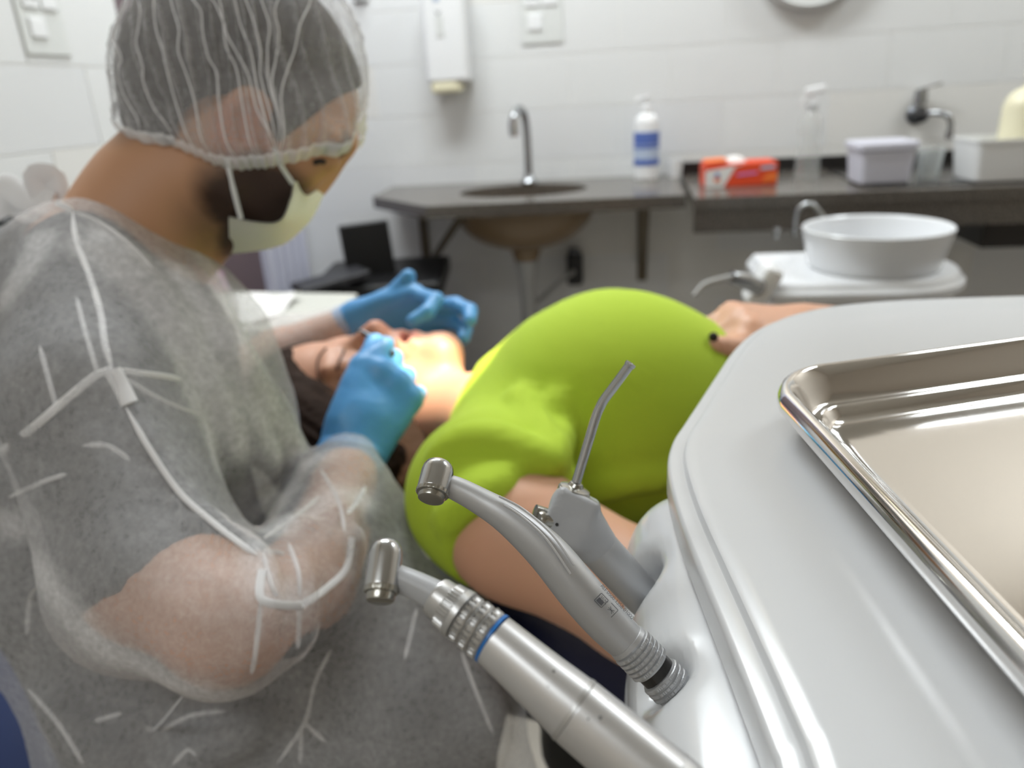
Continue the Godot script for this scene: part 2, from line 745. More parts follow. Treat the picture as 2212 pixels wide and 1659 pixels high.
	m.transparency = BaseMaterial3D.TRANSPARENCY_ALPHA
	m = mat("hem_white", Color(0.95, 0.95, 0.96, 0.6), 0.7)
	m.transparency = BaseMaterial3D.TRANSPARENCY_ALPHA
	mat("trousers", srgb(44, 50, 66), 0.8)
	mat("shoe", srgb(200, 198, 194), 0.6)
	m = mat("bouffant", Color(0.93, 0.93, 0.94, 1.0), 0.7)
	m.transparency = BaseMaterial3D.TRANSPARENCY_ALPHA
	m.albedo_texture = fibre_image(512, 0.40, 2600, 0.12, 8)
	m.uv1_triplanar = true
	m.uv1_scale = Vector3.ONE * 6.0
	m.vertex_color_use_as_albedo = true
	m = mat("mask_paper", srgb(240, 240, 234), 0.6)
	bumpy(m, 0.1, 0.02, 20.0)
	mat("elastic", srgb(222, 224, 226), 0.7)
	m = mat("glove_blue", srgb(84, 156, 216), 0.42)
	m.subsurf_scatter_enabled = true
	m.subsurf_scatter_strength = 0.06
	m = mat("shirt_lime", srgb(176, 204, 52), 0.85)
	m.rim_enabled = true
	m.rim = 0.25
	m.rim_tint = 0.6
	bumpy(m, 0.35, 0.02, 26.0)
	mat("nail_black", srgb(16, 15, 18), 0.2)
	m = mat("lip", srgb(188, 104, 96), 0.4)
	m = mat("lamp_glow", Color(1, 1, 1), 0.6)
	m.emission_enabled = true
	m.emission = Color(1, 0.99, 0.97)
	m.emission_energy_multiplier = 2.2
	m = mat("surgery_glow", Color(1, 0.95, 0.8), 0.6)
	m.emission_enabled = true
	m.emission = Color(1, 0.93, 0.78)
	m.emission_energy_multiplier = 3.0

func ceiling_panel(at: Vector3, size: Vector2, energy: float, label: String):
	var t := thing("ceiling_light", label, "ceiling light", at, "ceiling light panels")
	var fr := Geo.new()
	for s in [-1, 1]:
		fr.box(Vector3(size.x + 0.04, 0.03, 0.02), 0.003, Transform3D(Basis(), at + Vector3(0, 0, s * (size.y / 2 + 0.01))))
		fr.box(Vector3(0.02, 0.03, size.y), 0.003, Transform3D(Basis(), at + Vector3(s * (size.x / 2 + 0.01), 0, 0)))
	part("frame", fr.mesh(), mats.white_plastic, t)
	part("diffuser", Geo.new().box(Vector3(size.x, 0.02, size.y), 0.002, Transform3D(Basis(), at + Vector3(0, 0.002, 0))).mesh(), mats.lamp_glow, t)
	var l := AreaLight3D.new()
	l.name = "panel_light"
	l.area_size = size
	l.area_normalize_energy = true
	l.light_energy = energy
	l.light_color = Color(0.955, 0.985, 1.0)
	l.shadow_enabled = true
	l.area_range = 8.0
	t.add_child(l)
	l.position = Vector3(0, -0.02, 0)
	l.rotation = Vector3(-PI / 2, 0, 0)

# ================================================================ the room
const BACK_Z := -2.45
const LEFT_X := -1.08

func slab(lo: Vector3, hi: Vector3) -> Geo:
	return Geo.new().box(hi - lo, 0.001, Transform3D(Basis(), (lo + hi) / 2), 0.001, 1)

func room():
	struct("floor", slab(Vector3(-1.3, -0.1, -2.65), Vector3(2.3, 0, 1.8)).mesh(), mats.floor_vinyl, "light grey beige vinyl floor seen under the stool", "floor")
	struct("ceiling", slab(Vector3(-1.3, 2.72, -2.65), Vector3(2.3, 2.82, 1.8)).mesh(), mats.ceiling_paint, "plain pale beige ceiling above the room", "ceiling")
	struct("wall_right", slab(Vector3(2.2, 0, -2.65), Vector3(2.3, 2.72, 1.8)).mesh(), mats.paint_beige, "beige painted wall on the sink counter's far end", "wall")
	struct("wall_front", slab(Vector3(-1.3, 0, 1.7), Vector3(2.3, 2.72, 1.8)).mesh(), mats.paint_beige, "beige painted wall opposite the sink counter", "wall")
	var wb := struct("wall_back", slab(Vector3(-1.3, 0, -2.65), Vector3(2.3, 2.72, -2.47)).mesh(), mats.paint_beige, "wall of wide white tiles behind the sink counter", "wall")
	part("grout", slab(Vector3(-1.12, 0, -2.47), Vector3(2.2, 1.696, -2.4474)).mesh(), mats.grout, wb)
	var wl := struct("wall_left", slab(Vector3(-1.3, 0, -2.47), Vector3(-1.13, 2.72, 1.8)).mesh(), mats.paint_beige, "white tiled wall with a switch plate behind the dentist", "wall")
	part("grout", slab(Vector3(-1.13, 0, -1.65), Vector3(-1.0778, 1.696, 1.7)).mesh(), mats.grout, wl)
	part("upper_wall", slab(Vector3(-1.13, 1.696, -1.65), Vector3(-1.085, 2.72, 1.7)).mesh(), mats.paint_beige, wl)
	var shapes := []
	for w in [0.2974, 0.1474]:
		shapes.append(Geo.new().box(Vector3(w, 0.008, 0.1474), 0.0008, Transform3D(), 0.0008, 1).mesh())
	var tones := [mats.tile_white, mats.tile_cool, mats.tile_warm, mats.tile_white]
	for k in 11:
		var y := 0.046 + 0.15 * k + 0.075
		var x := -1.08 - (0.0 if k % 2 else 0.15)
		while x < 2.2:
			var x0 := maxf(x, -1.08)
			var x1 := minf(x + 0.3, 2.2)
			if x1 - x0 > 0.14:
				tile(shapes[0 if x1 - x0 > 0.2 else 1], tones[rng.randi() % 4], wb, Transform3D(Basis(Vector3.RIGHT, PI / 2), Vector3((x0 + x1) / 2, y, BACK_Z)))
			x += 0.3
		var z := -1.65
		for c in 4:
			var z1 := z + (0.15 if c == 0 and k % 2 else 0.3)
			tile(shapes[0 if z1 - z > 0.2 else 1], tones[rng.randi() % 4], wl, Transform3D(Basis(Vector3.UP, PI / 2) * Basis(Vector3.RIGHT, PI / 2), Vector3(LEFT_X, y, (z + z1) / 2)))
			z = z1
	# the mauve door beyond the tiled wall and its ribbed white frame
	var d := struct("door_1", slab(Vector3(-1.128, 0.0, -2.13), Vector3(-1.095, 2.1, -1.652)).mesh(), mats.mauve, "mauve door leaf beside the end of the tiled wall", "door")
	part("door_handle", Geo.new().box(Vector3(0.04, 0.02, 0.1), 0.008, Transform3D(Basis(), Vector3(-1.075, 1.0, -1.75))).mesh(), mats.chrome_soft, d)
	var f := struct("trim_1", slab(Vector3(-1.128, 0.0, -2.45), Vector3(-1.1, 2.2, -2.13)).mesh(), mats.frame_lilac, "pale lilac ribbed frame between mauve door and corner", "door frame")
	for i in 5:
		part("rib", Geo.new().box(Vector3(0.03, 2.2, 0.042), 0.008, Transform3D(Basis(), Vector3(-1.09, 1.1, -2.165 - i * 0.06))).mesh(), mats.frame_lilac, f)

func tile(m: Mesh, mt: Material, wall: Node3D, t: Transform3D):
	var o := MeshInstance3D.new()
	o.mesh = m
	o.material_override = mt
	o.transform = t
	o.name = "tile"
	wall.add_child(o, true)

func dep(p: Vector3) -> float:
	return -(cam_basis.inverse() * (p - eye)).z

func m_of(px: float, p: Vector3) -> float:
	return px * dep(p) / FOCAL

func at_t(p: Vector3, b := Basis.IDENTITY) -> Transform3D:
	return Transform3D(b, p)

func plate(t: Node3D, c: Vector3, w: float, h: float, b: Basis):   # a switch plate: b.y points out of the wall, b.x right, b.z down
	part("cover", Geo.new().box(Vector3(w, 0.009, h), 0.006, Transform3D(b, c), 0.003).mesh(), mats.plate_white, t)
	for q in [[-0.2, -0.24, 0], [0.2, -0.24, 1], [-0.16, 0.14, 1]]:
		part("switch_key" if q[2] else "socket_insert", Geo.new().box(Vector3(w * 0.34, 0.006, h * 0.26), 0.002, Transform3D(b, c + b * Vector3(q[0] * w, 0.0055, q[1] * h)), 0.0015).mesh(), mats.white_plastic, t)
	for s in [-1, 1]:
		part("contact_hole", Geo.new().lathe([[0.0, 0], [0.004, 0], [0.004, 0.001], [0, 0.001]], c + b * Vector3((-0.2 + s * 0.07) * w, 0.0086, -0.24 * h), b, 12).mesh(), mats.ink_grey, t)

func background():
	var c := on_z(1100, 391, BACK_Z)
	var hc := c.y
	# ---- left counter with the round sink
	var pl := PackedVector2Array()
	for q in [[850, 402], [805, 425], [920, 446], [1482, 421]]:
		var p := on_y(q[0], q[1], hc)
		pl.append(Vector2(p.x, maxf(p.z, -2.448)))
	pl[0].y = -2.448
	pl.append(Vector2(pl[3].x, -2.448))
	var sc := on_y(1130, 411, hc)
	var sx := m_of(138, sc)
	var sz := 0.145
	var t := thing("sink_counter", "thin grey granite counter with slanted end and round sink hole", "counter", Vector3(sc.x, hc - 0.03, sc.z))
	part("worktop", slab_with_hole(pl, Vector2(sc.x, sc.z), sx, sz, hc, 0.032).mesh(), mats.granite, t)
	for br in [[on_y(965, 452, hc).x, -0.22], [on_z(1392, 430, -2.1).x, 0.0]]:
		var g := Geo.new()
		g.box(Vector3(0.03, 0.006, 0.42), 0.002, at_t(Vector3(br[0], hc - 0.036, -2.24)))
		g.tube(PackedVector3Array([Vector3(br[0], hc - 0.04, -2.06), Vector3(br[0] + br[1], hc - 0.27, -2.44)]), 0.014, 8, 0.5)
		g.box(Vector3(0.03, 0.3, 0.006), 0.002, at_t(Vector3(br[0] + br[1], hc - 0.18, -2.443)))
		part("bracket", g.mesh(), mats.iron_brown, t)
	t = thing("sink_bowl", "tan ceramic round bowl hanging under the granite counter", "sink", Vector3(sc.x, hc - 0.2, sc.z))
	var prof := []
	for i in 13:
		var a := PI / 2 * i / 12.0
		prof.append([0.022 + (sx + 0.0) * sin(a), hc - 0.165 + 0.13 * (1 - cos(a))])
	var inner := []
	for i in 13:
		var a := PI / 2 * (12 - i) / 12.0
		inner.append([maxf(0.0, sx * sin(a) - 0.004), hc - 0.157 + 0.122 * (1 - cos(a))])
	part("bowl", Geo.new().lathe(prof + inner, Vector3(sc.x, 0, sc.z), Basis.IDENTITY, 40, 1.0, sz / sx).mesh(), mats.ceramic_tan, t)
	part("outlet", Geo.new().lathe([[0.0, hc - 0.2], [0.034, hc - 0.2], [0.05, hc - 0.155], [0.0, hc - 0.15]], Vector3(sc.x, 0, sc.z)).mesh(), mats.ceramic_tan, t)
	t = thing("drain_pipe", "grey plastic waste pipe below the tan sink bowl", "pipe", Vector3(sc.x, 0, sc.z))
	part("pipe", Geo.new().lathe([[0.0, 0.0], [0.024, 0.0], [0.024, hc - 0.26], [0.026, hc - 0.26], [0.03, hc - 0.23], [0.036, hc - 0.2], [0, hc - 0.2]], Vector3(sc.x, 0, sc.z)).mesh(), mats.grey_plastic, t)
	var va := on_z(1243, 578, -2.44)
	t = thing("water_valve", "dark wall valve with hose right of the sink pipe", "valve", va)
	part("valve_box", Geo.new().box(Vector3(0.05, 0.1, 0.05), 0.01, at_t(va + Vector3(0, 0, 0.02))).mesh(), mats.charcoal, t)
	part("valve_cap", Geo.new().lathe([[0, 0], [0.018, 0], [0.018, 0.02], [0.0, 0.024]], va + Vector3(0.0, 0.045, 0.02)).mesh(), mats.steel_dark, t)
	part("hose", Geo.new().tube(spline(PackedVector3Array([va + Vector3(0, 0, 0.05), va + Vector3(-0.05, -0.03, 0.08), Vector3(sc.x + 0.02, va.y - 0.07, -2.3), Vector3(sc.x, va.y - 0.06, sc.z - 0.02)])), 0.008, 8).mesh(), mats.grey_plastic, t)
	# ---- gooseneck tap
	var fb := on_y(1143, 396, hc)
	t = thing("gooseneck_tap", "chrome gooseneck tap standing behind the round sink", "tap", fb)
	part("base", Geo.new().lathe([[0, 0], [0.026, 0], [0.026, 0.006], [0.016, 0.016], [0.013, 0.03], [0, 0.03]], fb).mesh(), mats.chrome_soft, t)
	var top := m_of(152, fb)
	part("neck", Geo.new().tube(spline(PackedVector3Array([fb + Vector3(0, 0.01, 0), fb + Vector3(0, top * 0.7, 0), fb + Vector3(-0.006, top * 0.95, 0.012), fb + Vector3(-0.016, top, 0.045), fb + Vector3(-0.024, top * 0.92, 0.08), fb + Vector3(-0.026, top * 0.82, 0.085)])), 0.0115, 12).mesh(), mats.chrome_soft, t)
	var sp := fb + Vector3(-0.026, top * 0.78, 0.085)
	part("spout", Geo.new().lathe([[0, -0.025], [0.014, -0.025], [0.016, 0.0], [0.014, 0.022], [0, 0.022]], sp).mesh(), mats.chrome, t)
	# ---- right counter
	var rf := on_y(1500, 428, hc)
	var x0 := rf.x
	var zf := rf.z
	t = thing("long_counter", "dark granite counter with deep front edge along the wall", "counter", Vector3(1.1, hc - 0.07, -2.1))
	part("worktop", slab(Vector3(x0, hc - 0.03, -2.449), Vector3(2.19, hc, zf)).mesh(), mats.granite, t)
	part("apron", slab(Vector3(x0, hc - 0.085, zf - 0.03), Vector3(2.19, hc - 0.03, zf - 0.002)).mesh(), mats.granite, t)
	part("upstand", slab(Vector3(x0, hc, -2.448), Vector3(2.19, hc + 0.035, -2.425)).mesh(), mats.black_stone, t)
	var bx := on_y(1850, 398, hc).x
	part("drain_board", Geo.new().box(Vector3(2.15 - bx, 0.006, 0.42), 0.02, at_t(Vector3((2.15 + bx) / 2, hc + 0.002, -2.17)), 0.002).mesh(), mats.black_stone, t)
	part("under_rail", slab(Vector3(on_z(2050, 500, -2.2).x, hc - 0.16, -2.44), Vector3(2.19, hc - 0.085, -2.0)).mesh(), mats.black_stone, t)
	part("leg", slab(Vector3(x0 + 0.42, 0, -2.44), Vector3(x0 + 0.46, hc - 0.085, -2.36)).mesh(), mats.iron_brown, t)
	# ---- bottle with blue label
	var b := on_y(1396, 386, hc)
	var s := dep(b) / FOCAL
	t = thing("pump_bottle", "white soap bottle with blue label beside the gooseneck tap", "bottle", b)
	part("body", Geo.new().lathe([[0, 0], [24 * s, 0], [26 * s, 3 * s], [26 * s, 112 * s], [22 * s, 126 * s], [11 * s, 134 * s], [10 * s, 140 * s], [0, 140 * s]], b).mesh(), mats.white_plastic, t)
	var lb := part("label", Geo.new().lathe([[25 * s, 28 * s], [26.5 * s, 28 * s], [26.5 * s, 98 * s], [25 * s, 98 * s]], b).mesh(), mats.pale_blue, t, "pale blue label with dark blue bands")
	for q in [[30, 42], [64, 70], [72, 96]]:
		part("label_band", Geo.new().lathe([[26 * s, q[0] * s], [26.9 * s, q[0] * s], [26.9 * s, q[1] * s], [26 * s, q[1] * s]], b).mesh(), mats.blue_label, lb)
	part("pump", Geo.new().lathe([[0, 138 * s], [12 * s, 138 * s], [12 * s, 148 * s], [4 * s, 150 * s], [4 * s, 162 * s], [9 * s, 163 * s], [9 * s, 168 * s], [0, 169 * s]], b).mesh(), mats.white_plastic, t)
	part("nozzle", Geo.new().tube(PackedVector3Array([b + Vector3(0, 165 * s, 0), b + Vector3(-18 * s, 163 * s, 4 * s), b + Vector3(-22 * s, 158 * s, 5 * s)]), 3 * s, 8).mesh(), mats.white_plastic, t)
	# ---- small cup
	b = on_y(1458, 382, hc)
	solo("small_cup", Geo.new().lathe([[0, 0], [0.018, 0], [0.023, 0.05], [0.021, 0.05], [0.016, 0.004], [0, 0.004]], b).mesh(), mats.white_plastic, "small white plastic cup between bottle and orange box", "cup")
	# ---- orange carton
	b = on_y(1592, 398, hc)
	s = dep(b) / FOCAL
	t = thing("tissue_carton", "orange and white carton lying on the long counter", "box", b)
	var w := 148 * s
	var hgt := 48 * s
	var tr := at_t(b + Vector3(0, hgt / 2, 0), Basis(Vector3.UP, deg_to_rad(3)))
	part("carton", Geo.new().box(Vector3(w, hgt, 0.1), 0.003, tr).mesh(), mats.orange_card, t)
	part("white_panel", ribbon2(tr, [[-0.5, -0.48], [-0.24, -0.48], [-0.08, 0.36], [0.08, 0.49], [-0.5, 0.22]], w, hgt, 0.0505), mats.paper_white, t, "white slanted end panel of the print")
	part("print_streak", ribbon2(tr, [[0.28, -0.36], [0.5, -0.3], [0.5, 0.0], [0.36, 0.05]], w, hgt, 0.0508), mats.orange_bright, t)
	part("print_word", ribbon2(tr, [[0.26, 0.18], [0.46, 0.22], [0.46, 0.36], [0.27, 0.32]], w, hgt, 0.0508), mats.pale_blue, t)
	part("print_word", ribbon2(tr, [[-0.06, -0.05], [0.22, 0.02], [0.22, 0.12], [-0.06, 0.05]], w, hgt, 0.0508), mats.pink, t)
	part("print_spot", ribbon2(tr, [[-0.36, -0.06], [-0.3, -0.06], [-0.3, 0.12], [-0.36, 0.12]], w, hgt, 0.0512), mats.blue_label, t)
	part("print_spot", ribbon2(tr, [[-0.37, -0.26], [-0.29, -0.26], [-0.29, -0.1], [-0.37, -0.1]], w, hgt, 0.0512), mats.orange_bright, t)
	part("top_flap", Geo.new().box(Vector3(w * 0.3, 0.002, 0.09), 0.001, tr * at_t(Vector3(-w * 0.33, hgt / 2 + 0.006, 0), Basis(Vector3.BACK, 0.05))).mesh(), mats.orange_bright, t)
	part("glove_tuft", Geo.new().lathe([[0, 0], [0.03, 0], [0.02, 0.012], [0, 0.016]], b + Vector3(-0.01, hgt, 0)).mesh(), mats.paper_white, t)
	# ---- clear spray bottle
	b = on_y(1742, 386, hc)
	s = dep(b) / FOCAL
	t = thing("spray_bottle", "clear plastic spray bottle with white head on long counter", "bottle", b)
	part("body", Geo.new().lathe([[0, 0], [24 * s, 0], [26 * s, 4 * s], [25 * s, 60 * s], [19 * s, 78 * s], [24 * s, 100 * s], [22 * s, 122 * s], [12 * s, 136 * s], [11 * s, 142 * s], [0, 142 * s]], b).mesh(), mats.clear_plastic, t)
	part("collar", Geo.new().lathe([[0, 140 * s], [13 * s, 140 * s], [12 * s, 150 * s], [0, 150 * s]], b).mesh(), mats.grey_plastic, t)
	part("spray_head", Geo.new().box(Vector3(40 * s, 16 * s, 16 * s), 4 * s, at_t(b + Vector3(4 * s, 178 * s, 0), Basis(Vector3.BACK, 0.15))).box(Vector3(14 * s, 28 * s, 14 * s), 4 * s, at_t(b + Vector3(4 * s, 162 * s, 0))).mesh(), mats.white_plastic, t)
	part("trigger", Geo.new().tube(spline(PackedVector3Array([b + Vector3(-8 * s, 174 * s, 0), b + Vector3(-18 * s, 160 * s, 0), b + Vector3(-16 * s, 148 * s, 0)])), 3 * s, 8).mesh(), mats.white_plastic, t)
	# ---- tubs
	b = on_y(1895, 392, hc + 0.005)
	s = dep(b) / FOCAL
	t = thing("lidded_tub", "white square tub with lid left of the wall tap", "tub", b)
	part("tub", Geo.new().box(Vector3(112 * s, 70 * s, 0.13), 0.015, at_t(b + Vector3(0, 35 * s, 0)), 0.006, 4, 0.9).mesh(), mats.lilac_tub, t)
	part("lid", Geo.new().box(Vector3(122 * s, 16 * s, 0.14), 0.016, at_t(b + Vector3(0, 77 * s, 0)), 0.004).mesh(), mats.lilac_tub, t)
	b = on_y(2150, 384, hc + 0.005)
	t = thing("open_tub", "white open tub holding a bottle right of the wall tap", "tub", b)
	var rows := []
	for q in [[0.86, 0.0], [0.9, 0.004], [1.0, 78 * s], [1.03, 78 * s], [1.03, 82 * s], [0.97, 82 * s], [0.88, 0.008]]:
		var row := PackedVector3Array()
		for k in Geo.rrect(72 * s * q[0], 0.075 * q[0], 0.016):
			row.append(b + Vector3(k.x, q[1], k.y))
		rows.append(row)
	part("tub", Geo.new().loft(rows).mesh(), mats.white_plastic, t)
	b = on_y(2190, 378, hc + 0.005) + Vector3(0, 0.01, 0)
	t = thing("cream_bottle", "round shouldered cream pump bottle standing in the open tub", "bottle", b)
	part("body", Geo.new().lathe([[0, 0], [40 * s, 0], [42 * s, 4 * s], [42 * s, 128 * s], [39 * s, 140 * s], [32 * s, 152 * s], [20 * s, 162 * s], [8 * s, 167 * s], [8 * s, 172 * s], [0, 172 * s]], b).mesh(), mats.cream, t)
	part("pump", Geo.new().lathe([[0, 170 * s], [5 * s, 170 * s], [5 * s, 186 * s], [10 * s, 187 * s], [10 * s, 193 * s], [0, 194 * s]], b).mesh(), mats.cream, t)
	b = on_y(2003, 384, hc + 0.005)
	solo("clear_cup", Geo.new().lathe([[0, 0], [0.026, 0], [0.032, 0.075], [0.0305, 0.075], [0.025, 0.002], [0, 0.002]], b).mesh(), mats.clear_plastic, "clear plastic cup below the wall tap", "cup")
	# ---- wall tap
	b = on_z(1984, 248, BACK_Z + 0.03)
	s = dep(b) / FOCAL
	t = thing("wall_tap", "chrome wall tap with lever above the clear cup", "tap", b)
	part("flange", Geo.new().lathe([[0, -0.03], [20 * s, -0.03], [20 * s, -0.022], [13 * s, -0.015], [13 * s, 0.02], [16 * s, 0.024], [0, 0.03]], b, frame(Vector3.BACK)).mesh(), mats.steel_dark, t)
	part("stem", Geo.new().lathe([[0, 0], [12 * s, 0], [10 * s, 20 * s], [13 * s, 26 * s], [13 * s, 50 * s], [0, 54 * s]], b).mesh(), mats.chrome_soft, t)
	part("lever", Geo.new().tube(PackedVector3Array([b + Vector3(2 * s, 52 * s, 0), b + Vector3(36 * s, 62 * s, 0.015)]), 5 * s, 8, 0.5).mesh(), mats.chrome, t)
	part("spout", Geo.new().tube(spline(PackedVector3Array([b, b + Vector3(22 * s, 4 * s, 0.03), b + Vector3(44 * s, -2 * s, 0.05), b + Vector3(52 * s, -18 * s, 0.055), b + Vector3(52 * s, -36 * s, 0.055)])), 6 * s, 10).mesh(), mats.chrome_soft, t)
	part("aerator", Geo.new().lathe([[0, -50 * s], [8 * s, -50 * s], [9 * s, -34 * s], [0, -32 * s]], b + Vector3(52 * s, 0, 0.055)).mesh(), mats.chrome, t)
	# ---- on the wall: dispenser, switch plates, clock, hook
	b = on_z(985, 192, BACK_Z)
	s = dep(b) / FOCAL
	t = thing("soap_dispenser", "white wall soap dispenser with cream tank above the sink", "soap dispenser", b)
	part("cover", Geo.new().box(Vector3(88 * s, 188 * s, 0.09), 0.016, at_t(b + Vector3(-0.004, 106 * s, 0.047)), 0.012).mesh(), mats.white_plastic, t)
	part("tank", Geo.new().box(Vector3(66 * s, 44 * s, 0.075), 0.018, at_t(b + Vector3(-10 * s, 14 * s, 0.052)), 0.012).mesh(), mats.cream, t)
	part("tank_window", Geo.new().box(Vector3(16 * s, 40 * s, 0.004), 0.006, at_t(b + Vector3(-10 * s, 120 * s, 0.092)), 0.001).mesh(), mats.plate_white, t)
	part("emblem", Geo.new().box(Vector3(13 * s, 14 * s, 0.003), 0.002, at_t(b + Vector3(-13 * s, 172 * s, 0.092)), 0.001).mesh(), mats.pale_blue, t, "small pale blue mark")
	part("emblem", ribbon2(at_t(b + Vector3(-11 * s, 142 * s, 0.0)), [[-0.5, 0.5], [0.0, -0.5], [0.5, 0.5], [0.25, 0.5], [0, 0], [-0.25, 0.5]], 12 * s, 12 * s, 0.0925), mats.ink_mid, t, "small grey arrow mark")
	var bw := Basis(Vector3.RIGHT, Vector3.BACK, Vector3.DOWN)
	b = on_z(1170, 28, BACK_Z + 0.004)
	t = thing("wall_socket", "square white switch plate right of the soap dispenser", "switch plate", b)
	plate(t, b, 0.125, 0.165, bw)
	b = on_x(86, 38, LEFT_X + 0.004)
	t = thing("light_switch", "white switch plate on the tiled wall behind the dentist", "switch plate", b)
	plate(t, b, 0.12, 0.13, Basis(Vector3.FORWARD, Vector3.RIGHT, Vector3.DOWN))
	b = on_z(1755, -113, BACK_Z + 0.005)
	t = thing("wall_clock", "round white wall fitting at the top edge above the carton", "wall clock", b)
	var r := m_of(124, b)
	part("rim", Geo.new().lathe([[0, 0], [r, 0], [r, 0.03], [r - 0.012, 0.042], [r - 0.022, 0.036], [0, 0.034]], b, Basis(Vector3.RIGHT, Vector3.BACK, Vector3.DOWN), 48).mesh(), mats.plate_white, t)
	part("face", Geo.new().lathe([[0, 0.034], [r - 0.026, 0.034], [r - 0.026, 0.037], [0, 0.037]], b, Basis(Vector3.RIGHT, Vector3.BACK, Vector3.DOWN), 48).mesh(), mats.paper_white, t)
	part("hand", Geo.new().box(Vector3(0.006, 0.003, r * 0.6), 0.001, Transform3D(Basis(Vector3.RIGHT, Vector3.BACK, Vector3.DOWN), b + Vector3(0, r * 0.28, 0.041))).mesh(), mats.ink_grey, t)
	part("hand", Geo.new().box(Vector3(r * 0.45, 0.003, 0.007), 0.001, Transform3D(Basis(Vector3.RIGHT, Vector3.BACK, Vector3.DOWN), b + Vector3(r * 0.2, 0.0, 0.041))).mesh(), mats.ink_grey, t)
	b = on_z(780, -6, BACK_Z)
	t = thing("wall_hook", "small white wall fitting left of the soap dispenser", "hook", b)
	part("mount", Geo.new().box(Vector3(0.05, 0.05, 0.014), 0.006, at_t(b + Vector3(0, 0.012, 0.008))).mesh(), mats.plate_white, t)
	part("hook", Geo.new().tube(spline(PackedVector3Array([b + Vector3(0, 0.015, 0.015), b + Vector3(0, 0.0, 0.045), b + Vector3(0, 0.014, 0.055)])), 0.006, 10).mesh(), mats.chrome_soft, t)

func ribbon2(tr: Transform3D, pts: Array, w: float, h: float, z: float) -> ArrayMesh:   # a flat print on the front of a carton
	var g := Geo.new()
	var poly := PackedVector2Array()
	for p in pts:
		poly.append(Vector2(p[0] * w, p[1] * h))
		g.v.append(tr * Vector3(p[0] * w, p[1] * h, z))
		g.uv.append(Vector2.ZERO)
	var id := Geometry2D.triangulate_polygon(poly)
	for t in range(0, id.size(), 3):
		var a := poly[id[t]]
		var b := poly[id[t + 1]]
		var c := poly[id[t + 2]]
		if (b - a).cross(c - a) > 0:
			g.tri(id[t], id[t + 2], id[t + 1])
		else:
			g.tri(id[t], id[t + 1], id[t + 2])
	return g.mesh()

func slab_with_hole(poly: PackedVector2Array, c: Vector2, rx: float, rz: float, y: float, thick: float) -> Geo:
	var angs := []
	for i in 72:
		angs.append(TAU * i / 72.0)
	for p in poly:
		angs.append(fposmod((p - c).angle(), TAU))
	angs.sort()
	var ob := PackedVector3Array()
	var ot := PackedVector3Array()
	var ht := PackedVector3Array()
	var hb := PackedVector3Array()
	for a in angs:
		var d := Vector2(cos(a), sin(a))
		var far := 0.3
		for i in poly.size():
			var q = Geometry2D.segment_intersects_segment(c, c + d * 5.0, poly[i], poly[(i + 1) % poly.size()])
			if q != null:
				far = (q - c).length()
		for p in poly:
			if absf(angle_difference((p - c).angle(), a)) < 0.0001:
				far = (p - c).length()
		var o := c + d * far
		var l := 1.0 / sqrt(pow(d.x / rx, 2) + pow(d.y / rz, 2))
		var h := c + d * l
		ob.append(Vector3(o.x, y - thick, o.y))
		ot.append(Vector3(o.x, y, o.y))
		ht.append(Vector3(h.x, y, h.y))
		hb.append(Vector3(h.x, y - thick, h.y))
	return Geo.new().loft([ob, ot, ht, hb, ob], true, false, false)

